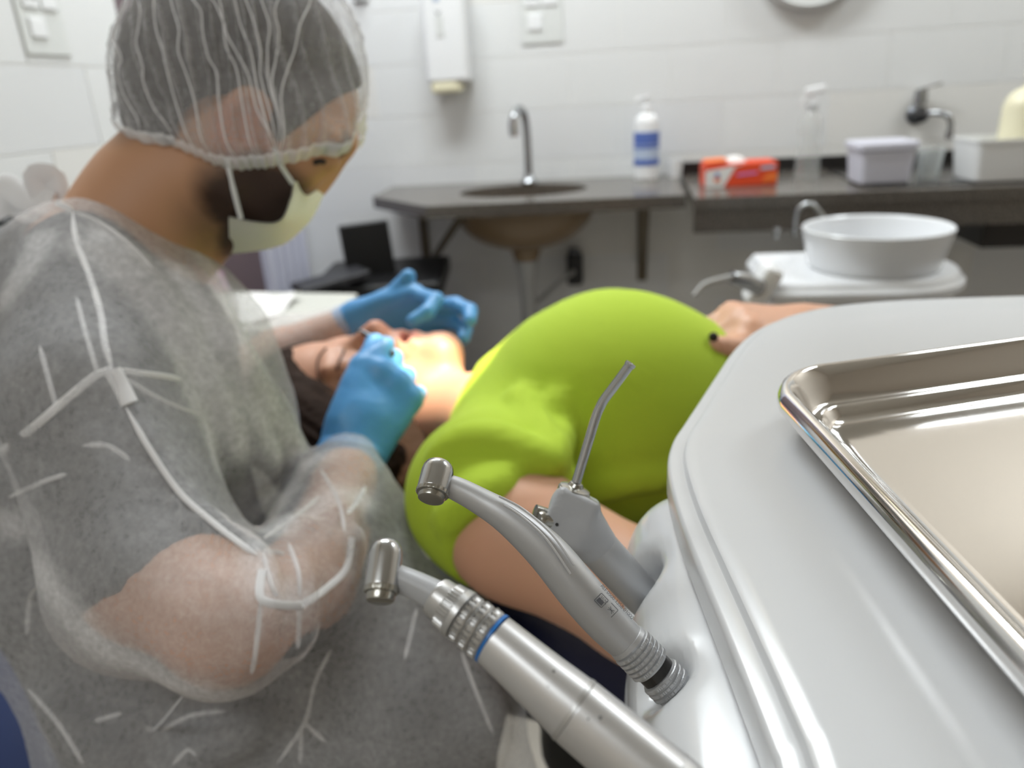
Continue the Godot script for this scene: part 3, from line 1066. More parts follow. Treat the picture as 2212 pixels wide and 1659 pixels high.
# ================================================================ spittoon column behind the patient
func cuspidor():
	var rim := P(1894, 487, 1.32)
	var s := dep(rim) / FOCAL
	var t := thing("spittoon_unit", "white spittoon column with round bowl behind the patient's hand", "spittoon", Vector3(rim.x, 0, rim.z))
	var r := 152 * s
	var hb := rim.y
	# bowl: straight wall, narrower foot, hollow
	part("bowl", Geo.new().lathe([[0, hb - 0.072], [r * 0.82, hb - 0.072], [r * 0.88, hb - 0.066], [r * 0.97, hb - 0.02], [r, hb - 0.002], [r * 0.985, hb], [r * 0.955, hb - 0.003], [r * 0.88, hb - 0.05], [r * 0.5, hb - 0.062], [0, hb - 0.064]], Vector3(rim.x, 0, rim.z), Basis.IDENTITY, 56).mesh(), mats.white_spittoon, t)
	# lid plate: straight towards the patient, round about the bowl
	var pl := PackedVector2Array()
	var cx := rim.x
	var cz := rim.z
	var q := r * 1.12
	for i in 19:
		var a := -PI / 2 + PI * i / 18.0
		pl.append(Vector2(cx + 0.01 + cos(a) * q, cz + sin(a) * q * 1.02))
	var x0 := cx - r - 0.075
	for c in [[x0 + 0.02, cz + q * 1.0], [x0 + 0.006, cz + q * 0.97], [x0, cz + q * 0.9], [x0, cz - q * 0.9], [x0 + 0.006, cz - q * 0.98], [x0 + 0.02, cz - q]]:
		pl.append(Vector2(c[0], c[1]))
	var yl := hb - 0.07
	part("lid", Geo.new().outline(pl, [[0.004, -0.03], [0.0, -0.026], [0.0, -0.016], [0.004, -0.012], [0.007, -0.010], [0.009, -0.004], [0.014, 0.0]], yl).mesh(), mats.white_spittoon, t)
	part("column", Geo.new().outline(pl, [[0.03, -yl], [0.03, -0.3], [0.022, -0.12], [0.014, -0.03]], yl).mesh(), mats.white_plastic, t)
	# water spout
	var sb := on_y(1716, 512, yl)
	part("spout", Geo.new().tube(spline(PackedVector3Array([sb, sb + Vector3(0.0, 0.04, 0.0), sb + Vector3(0.006, 0.062, 0.004), sb + Vector3(0.026, 0.07, 0.01), sb + Vector3(0.044, 0.052, 0.018), sb + Vector3(0.062, 0.026, 0.026)])), 0.005, 10).mesh(), mats.chrome_soft, t)
	var nb := on_y(1677, 516, yl)
	part("knob", Geo.new().lathe([[0, 0], [0.007, 0], [0.006, 0.012], [0.008, 0.014], [0.008, 0.022], [0, 0.024]], nb).mesh(), mats.chrome_soft, t)
	# suction handle in its holder on the side
	var h := P(1632, 612, 1.24)
	t = thing("suction_handle", "white suction handle with bent tip on spittoon column", "suction handle", h)
	part("holder", Geo.new().box(Vector3(0.035, 0.075, 0.06), 0.012, Transform3D(Basis(Vector3.BACK, -0.5), h + Vector3(0.012, -0.005, -0.01))).mesh(), mats.white_plastic, t)
	part("grip", Geo.new().tube(PP([[1640, 622, 1.22], [1608, 604, 1.2], [1580, 598, 1.19]]), [0.013, 0.014, 0.01], 14).mesh(), mats.chrome_soft, t)
	part("tip", Geo.new().tube(spline(PP([[1582, 598, 1.19], [1540, 608, 1.18], [1518, 618, 1.18], [1500, 640, 1.18]])), 0.005, 8).mesh(), mats.grey_plastic, t)

# ================================================================ desk, black cart and laptop on the far left
func desk_side():
	var e := P(765, 640, 1.62)
	var hd := e.y
	var pl := PackedVector2Array()
	for q in [[772, 634], [742, 664], [560, 790], [400, 795], [420, 628]]:
		var p := on_y(q[0], q[1], hd)
		pl.append(Vector2(maxf(p.x, -1.05), p.z))
	var t := thing("white_desk", "white desk top with rounded corner behind the dentist's chest", "desk", Vector3(e.x - 0.3, 0, e.z))
	part("desk_top", Geo.new().outline(pl, [[0.002, -0.03], [0, -0.028], [0, -0.002], [0.003, 0]], hd).mesh(), mats.desk_white, t)
	var c := (pl[1] + pl[3]) / 2
	part("pedestal", slab(Vector3(maxf(c.x - 0.2, -1.04), 0, c.y - 0.18), Vector3(c.x + 0.1, hd - 0.03, c.y + 0.1)).mesh(), mats.desk_white, t)
	var b := on_y(505, 672, hd + 0.001)
	var rows := []
	for i in 7:
		var row := PackedVector3Array()
		for k in 9:
			row.append(b + Vector3((k - 4) * 0.028, 0.006 + 0.006 * sin(k * 1.7 + i) + 0.012 * exp(-pow(i - 1.0, 2)) , (i - 3) * 0.03))
		rows.append(row)
	var pg := Geo.new()
	pg.loft(rows, false)
	solo("paper_sheet", pg.mesh(), mats.paper_white, "crumpled white paper towel on the white desk", "paper")
	b = on_y(474, 632, hd)
	t = thing("pink_packet", "pink packet with yellow print on the white desk's far edge", "packet", b)
	part("packet", Geo.new().box(Vector3(0.035, 0.045, 0.02), 0.004, at_t(b + Vector3(0, 0.023, 0), Basis(Vector3.BACK, 0.2))).mesh(), mats.pink, t)
	part("print", Geo.new().box(Vector3(0.012, 0.014, 0.002), 0.001, at_t(b + Vector3(-0.004, 0.025, 0.0105), Basis(Vector3.BACK, 0.2))).mesh(), mats.orange_bright, t)
	for q in [[[505, 722], [585, 718], "upper"], [[515, 738], [570, 740], "lower"]]:
		var a := on_y(q[0][0], q[0][1], hd + 0.004)
		var z := on_y(q[1][0], q[1][1], hd + 0.004)
		solo("metal_probe", Geo.new().tube(PackedVector3Array([a, a.lerp(z, 0.3), a.lerp(z, 0.7), z]), [0.002, 0.004, 0.004, 0.0015], 8).mesh(), mats.steel_dark, ("longer" if q[2] == "upper" else "shorter") + " steel probe lying on the white desk near the patient", "dental probe")
	# ---- black cart with the laptop
	var w := P(815, 590, 2.12)
	t = thing("black_cart", "low black cart in the corner below the sink counter", "cart", Vector3(w.x, 0, w.z))
	part("top", Geo.new().box(Vector3(0.36, 0.05, 0.36), 0.02, at_t(Vector3(w.x + 0.0, w.y - 0.03, w.z - 0.05), Basis(Vector3.UP, 0.15)), 0.01).mesh(), mats.black_plastic, t)
	part("body", Geo.new().box(Vector3(0.3, w.y - 0.06, 0.3), 0.02, at_t(Vector3(w.x + 0.0, (w.y - 0.06) / 2, w.z - 0.05), Basis(Vector3.UP, 0.15)), 0.01).mesh(), mats.black_plastic, t)
	var lc := P(795, 545, 2.1)
	t = thing("black_screen", "black upright screen standing on the black cart", "screen", lc - Vector3(0, 0.08, 0))
	var lb := Basis(Vector3.UP, 0.35) * Basis(Vector3.BACK, 0.05)
	part("panel", Geo.new().box(Vector3(0.135, 0.165, 0.02), 0.012, at_t(lc, lb), 0.006).mesh(), mats.black_plastic, t)
	part("stand", Geo.new().box(Vector3(0.1, 0.016, 0.1), 0.006, at_t(lc + Vector3(0, -0.088, -0.01), lb)).mesh(), mats.black_plastic, t)
	var kb := P(715, 605, 2.0)
	solo("black_keyboard", Geo.new().box(Vector3(0.19, 0.02, 0.1), 0.006, at_t(kb, Basis(Vector3.UP, 0.7) * Basis(Vector3.BACK, 0.1))).mesh(), mats.charcoal, "dark grey pad leaning beside the black screen", "keyboard")

# ================================================================ operating lamp above the patient, out of the picture
func dental_lamp():
	var aim := P(920, 800, 0.79)
	var at := aim + Vector3(0.24, 0.6, -0.06)
	var t := thing("operating_lamp", "round operating lamp above the patient's face", "lamp", at)
	var down := (aim - at).normalized()
	var b := frame(-down)
	part("shade", Geo.new().lathe([[0, 0.05], [0.05, 0.045], [0.085, 0.02], [0.09, -0.01], [0.084, -0.01], [0.078, 0.015], [0, 0.03]], at, b).mesh(), mats.white_plastic, t)
	part("lamp_lens", Geo.new().lathe([[0, 0.004], [0.03, 0.004], [0.03, -0.004], [0, -0.004]], at, b).mesh(), mats.surgery_glow, t)
	part("arm", Geo.new().tube(spline(PackedVector3Array([at - down * 0.05, at + Vector3(0.2, 0.3, -0.2), at + Vector3(0.4, 0.4, -0.5), at + Vector3(0.45, 0.9, -0.7)])), 0.016, 10).mesh(), mats.white_plastic, t)
	var l := SpotLight3D.new()
	l.name = "lamp_beam"
	l.spot_angle = 7.0
	l.spot_angle_attenuation = 0.12
	l.light_energy = 1.6
	l.light_color = Color(1.0, 0.915, 0.77)
	l.light_size = 0.008
	l.spot_range = 4.0
	l.spot_attenuation = 2.0
	l.shadow_enabled = true
	t.add_child(l)
	l.position = down * 0.012
	l.basis = Basis.looking_at(down, Vector3.RIGHT)

func dental_chair():
	# reclined backrest and headrest in navy vinyl, seat and foot hidden behind the unit
	var t := thing("dental_chair", "navy vinyl dental chair reclined under the patient", "dental chair", Vector3(0.2, 0, -0.68))
	# backrest: flat slab from below the shoulders to the seat
	var g := Geo.new()
	var rows := []
	var n0 := Vector3(-0.2, 0.672, -0.70)
	var n1 := Vector3(0.62, 0.64, -0.67)
	for i in 13:
		var u := i / 12.0
		var c := n0.lerp(n1, u)
		var hw := lerpf(0.15, 0.185, sin(PI * minf(u * 1.6, 1.0) * 0.5))
		if i == 0:
			hw *= 0.8
		var row := PackedVector3Array()
		for k in Geo.rrect(0.066 if i > 0 and i < 12 else 0.045, hw, 0.05, 6):
			row.append(c + Vector3(0, k.x, k.y))
		rows.append(row)
	g.loft(rows)
	part("backrest", g.mesh(), mats.navy_vinyl, t)
	var rail := PackedVector3Array()
	for i in 9:
		var u := i / 8.0
		rail.append(n0.lerp(n1, u) + Vector3(0, -0.07, lerpf(0.13, 0.165, minf(u * 2, 1))))
	part("edge_rail", Geo.new().tube(rail, 0.008, 8).mesh(), mats.chrome_soft, t)
	# headrest
	part("headrest", Geo.new().box(Vector3(0.2, 0.06, 0.17), 0.06, at_t(P(800, 1075, 0.87) + Vector3(0.0, -0.01, 0.0), Basis(Vector3.BACK, 0.1)), 0.028, 6).mesh(), mats.navy_vinyl, t)
	part("frame", Geo.new().box(Vector3(0.75, 0.16, 0.24), 0.05, at_t(Vector3(0.28, 0.53, -0.69), Basis(Vector3.BACK, -0.04)), 0.03).mesh(), mats.black_plastic, t)
	part("seat", Geo.new().box(Vector3(0.6, 0.11, 0.5), 0.08, at_t(Vector3(0.95, 0.6, -0.66)), 0.04).mesh(), mats.navy_vinyl, t)
	part("base", Geo.new().box(Vector3(0.7, 0.5, 0.3), 0.05, at_t(Vector3(0.95, 0.26, -0.68)), 0.03).mesh(), mats.white_plastic, t)

# ================================================================ people
# a hand: wrist, direction of the fingers, back of the hand, side of the thumb; bends in degrees for four fingers; the thumb as points
func hand(f: Field, w: Vector3, d: Vector3, back: Vector3, side: Vector3, bends: Array, thumb: PackedVector3Array, s := 1.0, splay := 4.0):
	d = d.normalized()
	side = (side - d * side.dot(d)).normalized()
	var up := side.cross(d)
	if up.dot(back) < 0:
		up = -up
	var lens := [[0.043, 0.026, 0.02], [0.047, 0.029, 0.021], [0.043, 0.027, 0.02], [0.034, 0.02, 0.018]]
	var pos := [0.030, 0.010, -0.010, -0.029]
	var far := [0.088, 0.092, 0.088, 0.08]
	var rad := [0.0095, 0.0098, 0.0092, 0.0082]
	for i in 4:
		var k: Vector3 = w + (d * far[i] + side * pos[i] + up * [0.0, 0.002, 0.0, -0.004][i]) * s
		f.cap(w + side * pos[i] * 0.6 * s + d * 0.01 * s, k, 0.0155 * s, 0.0125 * s, 0.012)
		var a := 0.0
		var sp := deg_to_rad([1.5, 0.4, -0.6, -1.8][i] * splay)
		var p := k
		for j in 3:
			a += deg_to_rad(bends[i][j])
			var q: Vector3 = p + ((d * cos(sp) + side * sin(sp)) * cos(a) - up * sin(a)) * lens[i][j] * s
			f.cap(p, q, (rad[i] + 0.001 - j * 0.0007) * s, (rad[i] - j * 0.0008) * s, 0.004 if j else 0.008)
			p = q
	for i in thumb.size() - 1:
		f.cap(thumb[i], thumb[i + 1], ([0.017, 0.0125, 0.0108, 0.01][i]) * s, ([0.0125, 0.0108, 0.0098, 0.009][i]) * s, 0.012 if i == 0 else 0.005)

func soft(p: Vector3, c: Vector3, r: float, edge: float) -> float:   # 1 inside a ball, 0 outside
	return 1.0 - smoothstep(r - edge, r + edge, (p - c).length())

func cloth_noise(freq: float, sd: int) -> FastNoiseLite:
	var n := FastNoiseLite.new()
	n.seed = sd
	n.frequency = freq
	n.fractal_octaves = 3
	n.fractal_type = FastNoiseLite.FRACTAL_RIDGED
	return n

func patient():
	var base := Vector3(0.1, 0.70, -0.70)
	var t := thing("person", "woman in lime green T-shirt lying back with eyes closed", "person", base)
	# head frame: down the face, out of the face, towards her right ear
	var f := cv(0.985, 0.06, 0.06).normalized()
	var n := cv(-0.05, 0.90, 0.42)
	n = (n - f * n.dot(f)).normalized()
	var l := f.cross(n)
	if l.dot(cv(0, 0, 1)) < 0:
		l = -l
	var O := P(748, 742, 0.87)
	var H := func(a: float, b: float, c: float) -> Vector3: return O + f * a + n * b + l * c
	var hb := Basis(f, n, l)
	var s := Field.new()
	s.ell(H.call(-0.038, -0.088, 0), hb, Vector3(0.096, 0.088, 0.072), 0.02)
	s.ell(H.call(0.045, -0.056, 0), hb, Vector3(0.064, 0.05, 0.056), 0.03)
	for q in [-1, 1]:
		s.ell(H.call(0.034, -0.03, q * 0.034), hb, Vector3(0.03, 0.022, 0.022), 0.02)
		s.cap(H.call(0.062, -0.066, q * 0.048), H.call(0.104, -0.026, q * 0.012), 0.018, 0.02, 0.03)
		s.cap(H.call(0.043, 0.006, q * 0.0105), H.call(0.041, 0.003, q * 0.013), 0.0078, 0.007, 0.006)
		s.ell(H.call(0.004, -0.014, q * 0.031), hb, Vector3(0.012, 0.011, 0.016), 0.008)
		s.cap(H.call(-0.016, -0.008, q * 0.014), H.call(-0.014, -0.014, q * 0.042), 0.008, 0.007, 0.012)
	s.cap(H.call(0.0, -0.008, 0), H.call(0.036, 0.014, 0), 0.009, 0.0118, 0.012)
	s.cap(H.call(0.047, 0.004, 0), H.call(0.056, -0.002, 0), 0.006, 0.008, 0.01)
	s.ell(H.call(0.066, -0.010, 0), hb, Vector3(0.024, 0.017, 0.028), 0.012)
	s.cap(H.call(0.062, 0.0, -0.014), H.call(0.062, 0.0, 0.014), 0.0065, 0.0065, 0.006)
	s.cap(H.call(0.079, -0.002, -0.012), H.call(0.079, -0.002, 0.012), 0.0072, 0.0072, 0.006)
	s.ell(H.call(0.108, -0.019, 0), hb, Vector3(0.022, 0.021, 0.024), 0.016)
	s.cut_ell(H.call(0.070, 0.006, 0), hb, Vector3(0.0042, 0.014, 0.017), 0.003)
	for q in [-1, 1]:
		s.cut_ell(H.call(0.0465, 0.006, q * 0.0075), hb, Vector3(0.004, 0.006, 0.0035), 0.003)
	s.cap(H.call(0.05, -0.11, 0), P(1050, 915, 0.80), 0.052, 0.056, 0.03)
	s.ell(H.call(-0.005, -0.10, 0.073), hb, Vector3(0.03, 0.018, 0.008), 0.006)
	var skin := func(p: Vector3) -> Color:
		var c := lin(210, 158, 132)
		c = c.lerp(lin(196, 118, 100), 0.6 * soft(p, H.call(0.04, 0.01, 0), 0.016, 0.012))
		c = c.lerp(lin(196, 128, 108), 0.5 * soft(p, H.call(0.04, -0.01, 0.036), 0.022, 0.016))
		c = c.lerp(lin(178, 92, 84), 0.8 * soft(p, H.call(0.071, 0.0, 0), 0.014, 0.006))
		c = c.lerp(lin(150, 105, 90), 0.5 * soft(p, H.call(0.006, -0.012, 0.032), 0.012, 0.006))
		return c
	var head := s.mesh(0.0032, skin)
	# arms, chest under the shirt
	var b := Field.new()
	b.cap(P(1050, 925, 0.80), P(1300, 905, 0.78), 0.056, 0.09, 0.03)
	b.cap(P(1300, 905, 0.78), P(1650, 925, 0.79), 0.09, 0.09, 0.03)
	b.chain(PP([[1062, 985, 0.72], [1056, 1085, 0.62], [1118, 1148, 0.588], [1400, 1300, 0.535], [1560, 1370, 0.56]]), [0.05, 0.051, 0.05, 0.0425, 0.036], 0.02)
	b.chain(PP([[1085, 900, 0.82], [1110, 850, 0.94], [1420, 900, 1.05], [1880, 735, 0.88], [1735, 715, 0.76]]), [0.05, 0.05, 0.04, 0.035, 0.028], 0.02)
	# her left hand lies on the belly, seen beside the white unit
	hand(b, P(1725, 714, 0.755), P(1570, 695, 0.69) - P(1725, 714, 0.755), cv(0.15, 0.92, 0.3), cv(-0.3, -0.35, 0.85), [[52, 44, 22], [48, 44, 22], [44, 44, 22], [40, 40, 22]], PP([[1668, 735, 0.73], [1610, 750, 0.69], [1575, 752, 0.675], [1545, 745, 0.665]]), 0.93)
	var body := b.mesh(0.0065, func(_p): return lin(212, 162, 134))
	body = join(head, body)
	part("body", body, mats.skin_patient, t)
	# hair: over the skull and falling down behind the neck
	var h := Field.new()
	h.ell(H.call(-0.052, -0.092, 0), hb, Vector3(0.094, 0.088, 0.079), 0.02)
	h.chain(PP([[625, 880, 0.84], [680, 970, 0.80], [770, 1030, 0.78], [870, 1050, 0.775]]), [0.045, 0.045, 0.04, 0.026], 0.03)
	h.chain(PP([[640, 930, 0.86], [760, 1000, 0.83], [880, 990, 0.82], [930, 1010, 0.80]]), [0.05, 0.05, 0.04, 0.02], 0.03)
	h.chain(PP([[830, 1040, 0.775], [880, 1070, 0.765], [900, 1110, 0.76]]), [0.02, 0.014, 0.006], 0.01)
	h.chain(PP([[606, 835, 0.83], [652, 908, 0.79], [705, 975, 0.772], [790, 1025, 0.765]]), [0.026, 0.032, 0.034, 0.03], 0.03)
	h.cut_ell(H.call(0.042, -0.004, 0.014), hb, Vector3(0.100, 0.06, 0.078), 0.006)
	var hn := cloth_noise(20.0, 3)
	var hd := (P(880, 1060, 0.78) - P(620, 860, 0.84)).normalized()
	part("hair", h.mesh(0.004, null, func(p, _n): return 0.004 * hn.get_noise_3dv((p - hd * p.dot(hd) * 0.85) * 3.0)), mats.hair_brown, t)
	part("eyebrow", strip(s, [[705, 752], [690, 772], [686, 795], [694, 822], [706, 838]], 0.0017, 0.5, 0.0).mesh(), mats.brow, t)
	part("eyelashes", strip(s, [[744, 756], [737, 772], [730, 790], [728, 800]], 0.0012, 0.7, 0.0005).mesh(), mats.lash, t)
	# black nails
	for q in [[1541, 728, 0.66, 0.0046]]:
		part("fingernail", Geo.new().lathe([[0, -q[3]], [q[3] * 0.7, -q[3] * 0.7], [q[3], 0], [q[3] * 0.7, q[3] * 0.7], [0, q[3]]], see(b, q[0], q[1]), frame(cv(0.3, 1, 0.2)), 14, 1.0, 1.0).mesh(), mats.nail_black, t, "black painted fingernail")
	trousers(t)
	# T-shirt
	var g := Field.new()
	g.chain(PP([[1130, 935, 0.80], [1215, 915, 0.79], [1320, 905, 0.78], [1560, 925, 0.79], [1760, 940, 0.80]]), [0.074, 0.096, 0.106, 0.090, 0.094], 0.05)
	g.ell(P(1352, 838, 0.705), Basis(cam_basis.x, cam_basis.y, cam_basis.z), Vector3(0.092, 0.080, 0.07), 0.07)
	g.ell(P(1335, 738, 0.85), Basis(cam_basis.x, cam_basis.y, cam_basis.z), Vector3(0.075, 0.05, 0.06), 0.07)
	g.chain(PP([[1112, 960, 0.745], [1056, 1072, 0.622]]), [0.064, 0.0635], 0.03)
	g.flat(P(1056, 1072, 0.622), P(1114, 1140, 0.59), 0.0635, 0.0588, 0.02)
	g.chain(PP([[1128, 895, 0.83], [1130, 862, 0.94]]), [0.058, 0.055], 0.03)
	g.cut_cap(H.call(0.05, -0.11, 0), P(1010, 905, 0.805), 0.054, 0.055, 0.004)
	var fd := (P(1190, 1000, 0.62) - P(1110, 860, 0.72)).normalized()
	for q in [[[1188, 1000], [1172, 950], [1140, 895], [1120, 860]], [[1196, 992], [1212, 930], [1206, 868]], [[945, 985], [1010, 950], [1090, 955], [1160, 985]], [[1262, 1062], [1340, 1036], [1440, 1024]], [[960, 1130], [1020, 1075], [1090, 1050]]]:
		add_fold(g, q, 0.0065, 0.016)
	var sn := cloth_noise(7.0, 11)
	var arm := P(1180, 985, 0.63)
	var low := P(1400, 1080, 0.66)
	part("t_shirt", g.mesh(0.0058, null, func(p, _n):
		var w := 0.0026 * soft(p, arm, 0.08, 0.07) + 0.0015 * soft(p, low, 0.09, 0.08)
		return w * (sn.get_noise_3dv(p - fd * p.dot(fd) * 0.8) + 0.4)), mats.shirt_lime, t)

func trousers(t: Node3D):
	var f := Field.new()
	var o := P(1760, 940, 0.80)
	for s in [-1, 1]:
		var z: float = s * 0.095
		f.cap(o + Vector3(0.0, 0.0, z * 0.5), o + Vector3(0.12, -0.02, z), 0.1, 0.092, 0.04)
		f.cap(o + Vector3(0.12, -0.02, z), o + Vector3(0.5, 0.02, z * 1.1), 0.088, 0.062, 0.02)
		f.cap(o + Vector3(0.5, 0.02, z * 1.1), o + Vector3(0.86, -0.10, z), 0.06, 0.045, 0.02)
	part("trousers", f.mesh(0.009), mats.trousers, t)
	for s in [-1, 1]:
		var q := o + Vector3(0.9, -0.08, s * 0.095)
		var h := Field.new()
		h.cap(q, q + Vector3(0.02, 0.13, 0), 0.04, 0.034, 0.01)
		part("shoe", h.mesh(0.006), mats.shoe, t)

func join(a: ArrayMesh, b: ArrayMesh) -> ArrayMesh:
	var m := SurfaceTool.new()
	m.append_from(a, 0, Transform3D())
	m.append_from(b, 0, Transform3D())
	return m.commit()

func dentist():
	var base := P(250, 1560, 0.68)
	base.y = 0.60
	var t := thing("person", "dentist in see-through white gown, hair net and mask bending over patient", "person", base)
	var L := cam_basis.z
	var F := cv(0.81, -0.58, 0)
	var U := cv(0.58, 0.81, 0)
	var hb := Basis(F, U, L)
	var X := cv(0.95, -0.31, 0)
	var sb := Basis(X, L.cross(X), L)
	var Hc := P(518, 165, 0.66)
	# ---- skin: head and neck fine, arm and trunk coarser
	var s := Field.new()
	s.ell(Hc, sb, Vector3(0.096, 0.088, 0.074), 0.02)
	s.ell(P(612, 318, 0.66), hb, Vector3(0.050, 0.075, 0.056), 0.03)
	for d in [0.612, 0.708]:
		s.cap(P(492, 385, d), P(560, 448, 0.66 + (d - 0.66) * 0.35), 0.022, 0.023, 0.03)
		s.ell(P(655, 352, 0.66 + (d - 0.66) * 0.75), hb, Vector3(0.02, 0.028, 0.018), 0.02)
		s.cap(P(742, 308, 0.66 + (d - 0.66) * 0.25), P(716, 300, 0.66 + (d - 0.66) * 0.85), 0.0095, 0.009, 0.014)
		s.ell(P(703, 350, 0.66 + (d - 0.66) * 0.66), hb, Vector3(0.0125, 0.0125, 0.013), 0.004)
	s.ell(P(562, 452, 0.66), hb, Vector3(0.024, 0.026, 0.024), 0.02)
	s.cap(P(720, 332, 0.66), P(680, 396, 0.66), 0.008, 0.0085, 0.012)
	s.chain(PP([[465, 330, 0.66], [345, 438, 0.655], [235, 590, 0.642]]), [0.056, 0.052, 0.06], 0.03)
	s.cap(P(400, 440, 0.655), P(330, 520, 0.65), 0.045, 0.05, 0.03)
	# ear: rim, lobe and hollow
	var ec := P(527, 285, 0.593)
	var rim := PackedVector3Array()
	for q in [[545, 318, 0.6], [508, 325, 0.596], [492, 280, 0.592], [500, 232, 0.59], [535, 208, 0.588], [566, 228, 0.592], [560, 262, 0.597]]:
		rim.append(P(q[0], q[1], q[2]))
	s.chain(spline(rim, 3), splinef([0.006, 0.0072, 0.006, 0.006, 0.006, 0.0055, 0.005], 3), 0.006)
	s.ell(P(528, 275, 0.598), hb, Vector3(0.012, 0.02, 0.006), 0.006)
	s.cut_ell(P(540, 285, 0.590), hb, Vector3(0.007, 0.009, 0.006), 0.004)
	var beard_n := cloth_noise(60.0, 5)
	var paint := func(p: Vector3) -> Color:
		var c := lin(188, 142, 108)
		c = c.lerp(lin(190, 122, 104), 0.6 * soft(p, ec, 0.028, 0.01))
		var jaw := maxf(soft(p, P(520, 425, 0.615), 0.034, 0.014), maxf(soft(p, P(585, 440, 0.625), 0.036, 0.01), soft(p, P(560, 480, 0.66), 0.045, 0.012)))
		jaw = maxf(jaw, soft(p, P(545, 375, 0.605), 0.018, 0.01))
		jaw = maxf(jaw, 0.55 * soft(p, P(455, 470, 0.63), 0.026, 0.02))
		c = c.lerp(lin(52, 37, 29), clampf(jaw * (1.0 + 0.15 * beard_n.get_noise_3dv(p)), 0, 0.97))
		var nape := maxf(soft(p, P(315, 275, 0.62), 0.022, 0.016), soft(p, P(268, 262, 0.65), 0.012, 0.01))
		c = c.lerp(lin(70, 52, 42), 0.7 * nape)
		c = c.lerp(lin(56, 40, 34), 0.8 * soft(p, P(738, 316, 0.632), 0.013, 0.004))
		return c
	var head := s.mesh(0.0033, paint)
	var b := Field.new()
	b.chain(PP([[205, 600, 0.642], [262, 770, 0.65], [265, 950, 0.66], [285, 1200, 0.67], [400, 1400, 0.67], [490, 1640, 0.67]]), [0.06, 0.08, 0.088, 0.097, 0.1, 0.103], 0.04)
	b.chain(PP([[200, 640, 0.60], [222, 868, 0.535], [332, 1235, 0.502], [492, 1345, 0.472], [655, 1256, 0.552], [742, 1045, 0.66], [770, 968, 0.695]]), [0.05, 0.047, 0.044, 0.036, 0.031, 0.025, 0.022], 0.015)
	b.chain(PP([[300, 640, 0.74], [360, 680, 0.82], [440, 870, 0.93], [600, 772, 0.97], [760, 700, 0.97]]), [0.055, 0.05, 0.042, 0.034, 0.024], 0.015)
	b.chain(PP([[500, 1590, 0.66], [760, 1345, 0.65], [900, 1485, 0.615], [930, 1850, 0.68]]), [0.09, 0.07, 0.062, 0.05], 0.03)
	b.chain(PP([[520, 1550, 0.80], [800, 1420, 0.92], [850, 1800, 0.98]]), [0.09, 0.06, 0.05], 0.03)
	var body := b.mesh(0.0085, func(_p): return lin(196, 144, 112))
	part("body", join(head, body), mats.skin_dentist, t)
	# eye and lashes, brow
	part("eyelashes", strip(s, [[676, 353], [688, 349], [697, 349], [703, 353]], 0.0022, 0.7, 0.0006, true).mesh(), mats.lash, t)
	part("eyebrow", strip(s, [[690, 326], [712, 318], [735, 317], [748, 324]], 0.0035, 0.5, 0.0004, true).mesh(), mats.lash, t)
	# ---- hair under the net
	var hf := Field.new()
	hf.ell(Hc, sb, Vector3(0.1, 0.093, 0.079), 0.01)
	hf.ell(P(612, 300, 0.66), hb, Vector3(0.055, 0.08, 0.0605), 0.03)
	hf.chain(PP([[465, 330, 0.66], [345, 438, 0.655]]), [0.0585, 0.0535], 0.03)
	hf.ell(P(462, 222, 0.66), sb, Vector3(0.062, 0.06, 0.076), 0.03)
	for q in [[200, 560, 292], [488, 312, 100], [862, 442, 246], [620, 640, 300]]:
		hf.cut_cap(P(q[0], q[1], 0.5), P(q[0], q[1], 0.82), q[2] * 0.5 / FOCAL, q[2] * 0.82 / FOCAL, 0.004)
	part("hair", hf.mesh(0.004), mats.hair_dark, t)
	# ---- scrubs: trunk, short sleeve with a straight end, trousers
	var c := Field.new()
	c.chain(PP([[222, 640, 0.642], [262, 770, 0.65], [265, 950, 0.66], [285, 1200, 0.67], [400, 1400, 0.67], [490, 1640, 0.67]]), [0.068, 0.088, 0.096, 0.106, 0.108, 0.112], 0.03)
	c.ell(P(120, 735, 0.66), hb, Vector3(0.078, 0.076, 0.085), 0.03)
	c.chain(PP([[195, 600, 0.605], [205, 868, 0.535]]), [0.052, 0.0555], 0.02)
	c.flat(P(222, 868, 0.535), P(346, 1276, 0.502), 0.0535, 0.0545, 0.02)
	c.chain(PP([[300, 640, 0.74], [355, 690, 0.82], [420, 800, 0.90]]), [0.06, 0.056, 0.05], 0.02)
	c.chain(PP([[500, 1590, 0.66], [760, 1345, 0.65], [900, 1485, 0.615], [930, 1850, 0.68]]), [0.098, 0.076, 0.068, 0.056], 0.03)
	c.chain(PP([[520, 1550, 0.80], [800, 1420, 0.92], [850, 1800, 0.98]]), [0.096, 0.066, 0.056], 0.03)
	part("scrubs", c.mesh(0.0085), mats.scrubs, t, "dark grey short-sleeved scrubs under the gown")
	# ---- gown
	var g := Field.new()
	g.chain(PP([[226, 645, 0.64], [285, 775, 0.645], [312, 945, 0.65], [275, 1200, 0.66], [405, 1400, 0.66], [500, 1660, 0.66]]), [0.078, 0.105, 0.119, 0.115, 0.113, 0.116], 0.035)
	g.ell(P(108, 732, 0.66), hb, Vector3(0.092, 0.088, 0.1), 0.035)
	g.ell(P(85, 1235, 0.60), hb, Vector3(0.07, 0.072, 0.05), 0.03)
	g.chain(PP([[185, 600, 0.605], [215, 865, 0.535], [328, 1240, 0.50], [490, 1338, 0.466], [655, 1256, 0.548], [735, 1065, 0.64], [757, 985, 0.68]]), [0.06, 0.0605, 0.0600, 0.0425, 0.0415, 0.038, 0.0245], 0.015)
	g.chain(PP([[300, 640, 0.74], [365, 680, 0.81], [430, 860, 0.92], [600, 775, 0.97], [742, 706, 0.97]]), [0.066, 0.062, 0.056, 0.047, 0.027], 0.03)
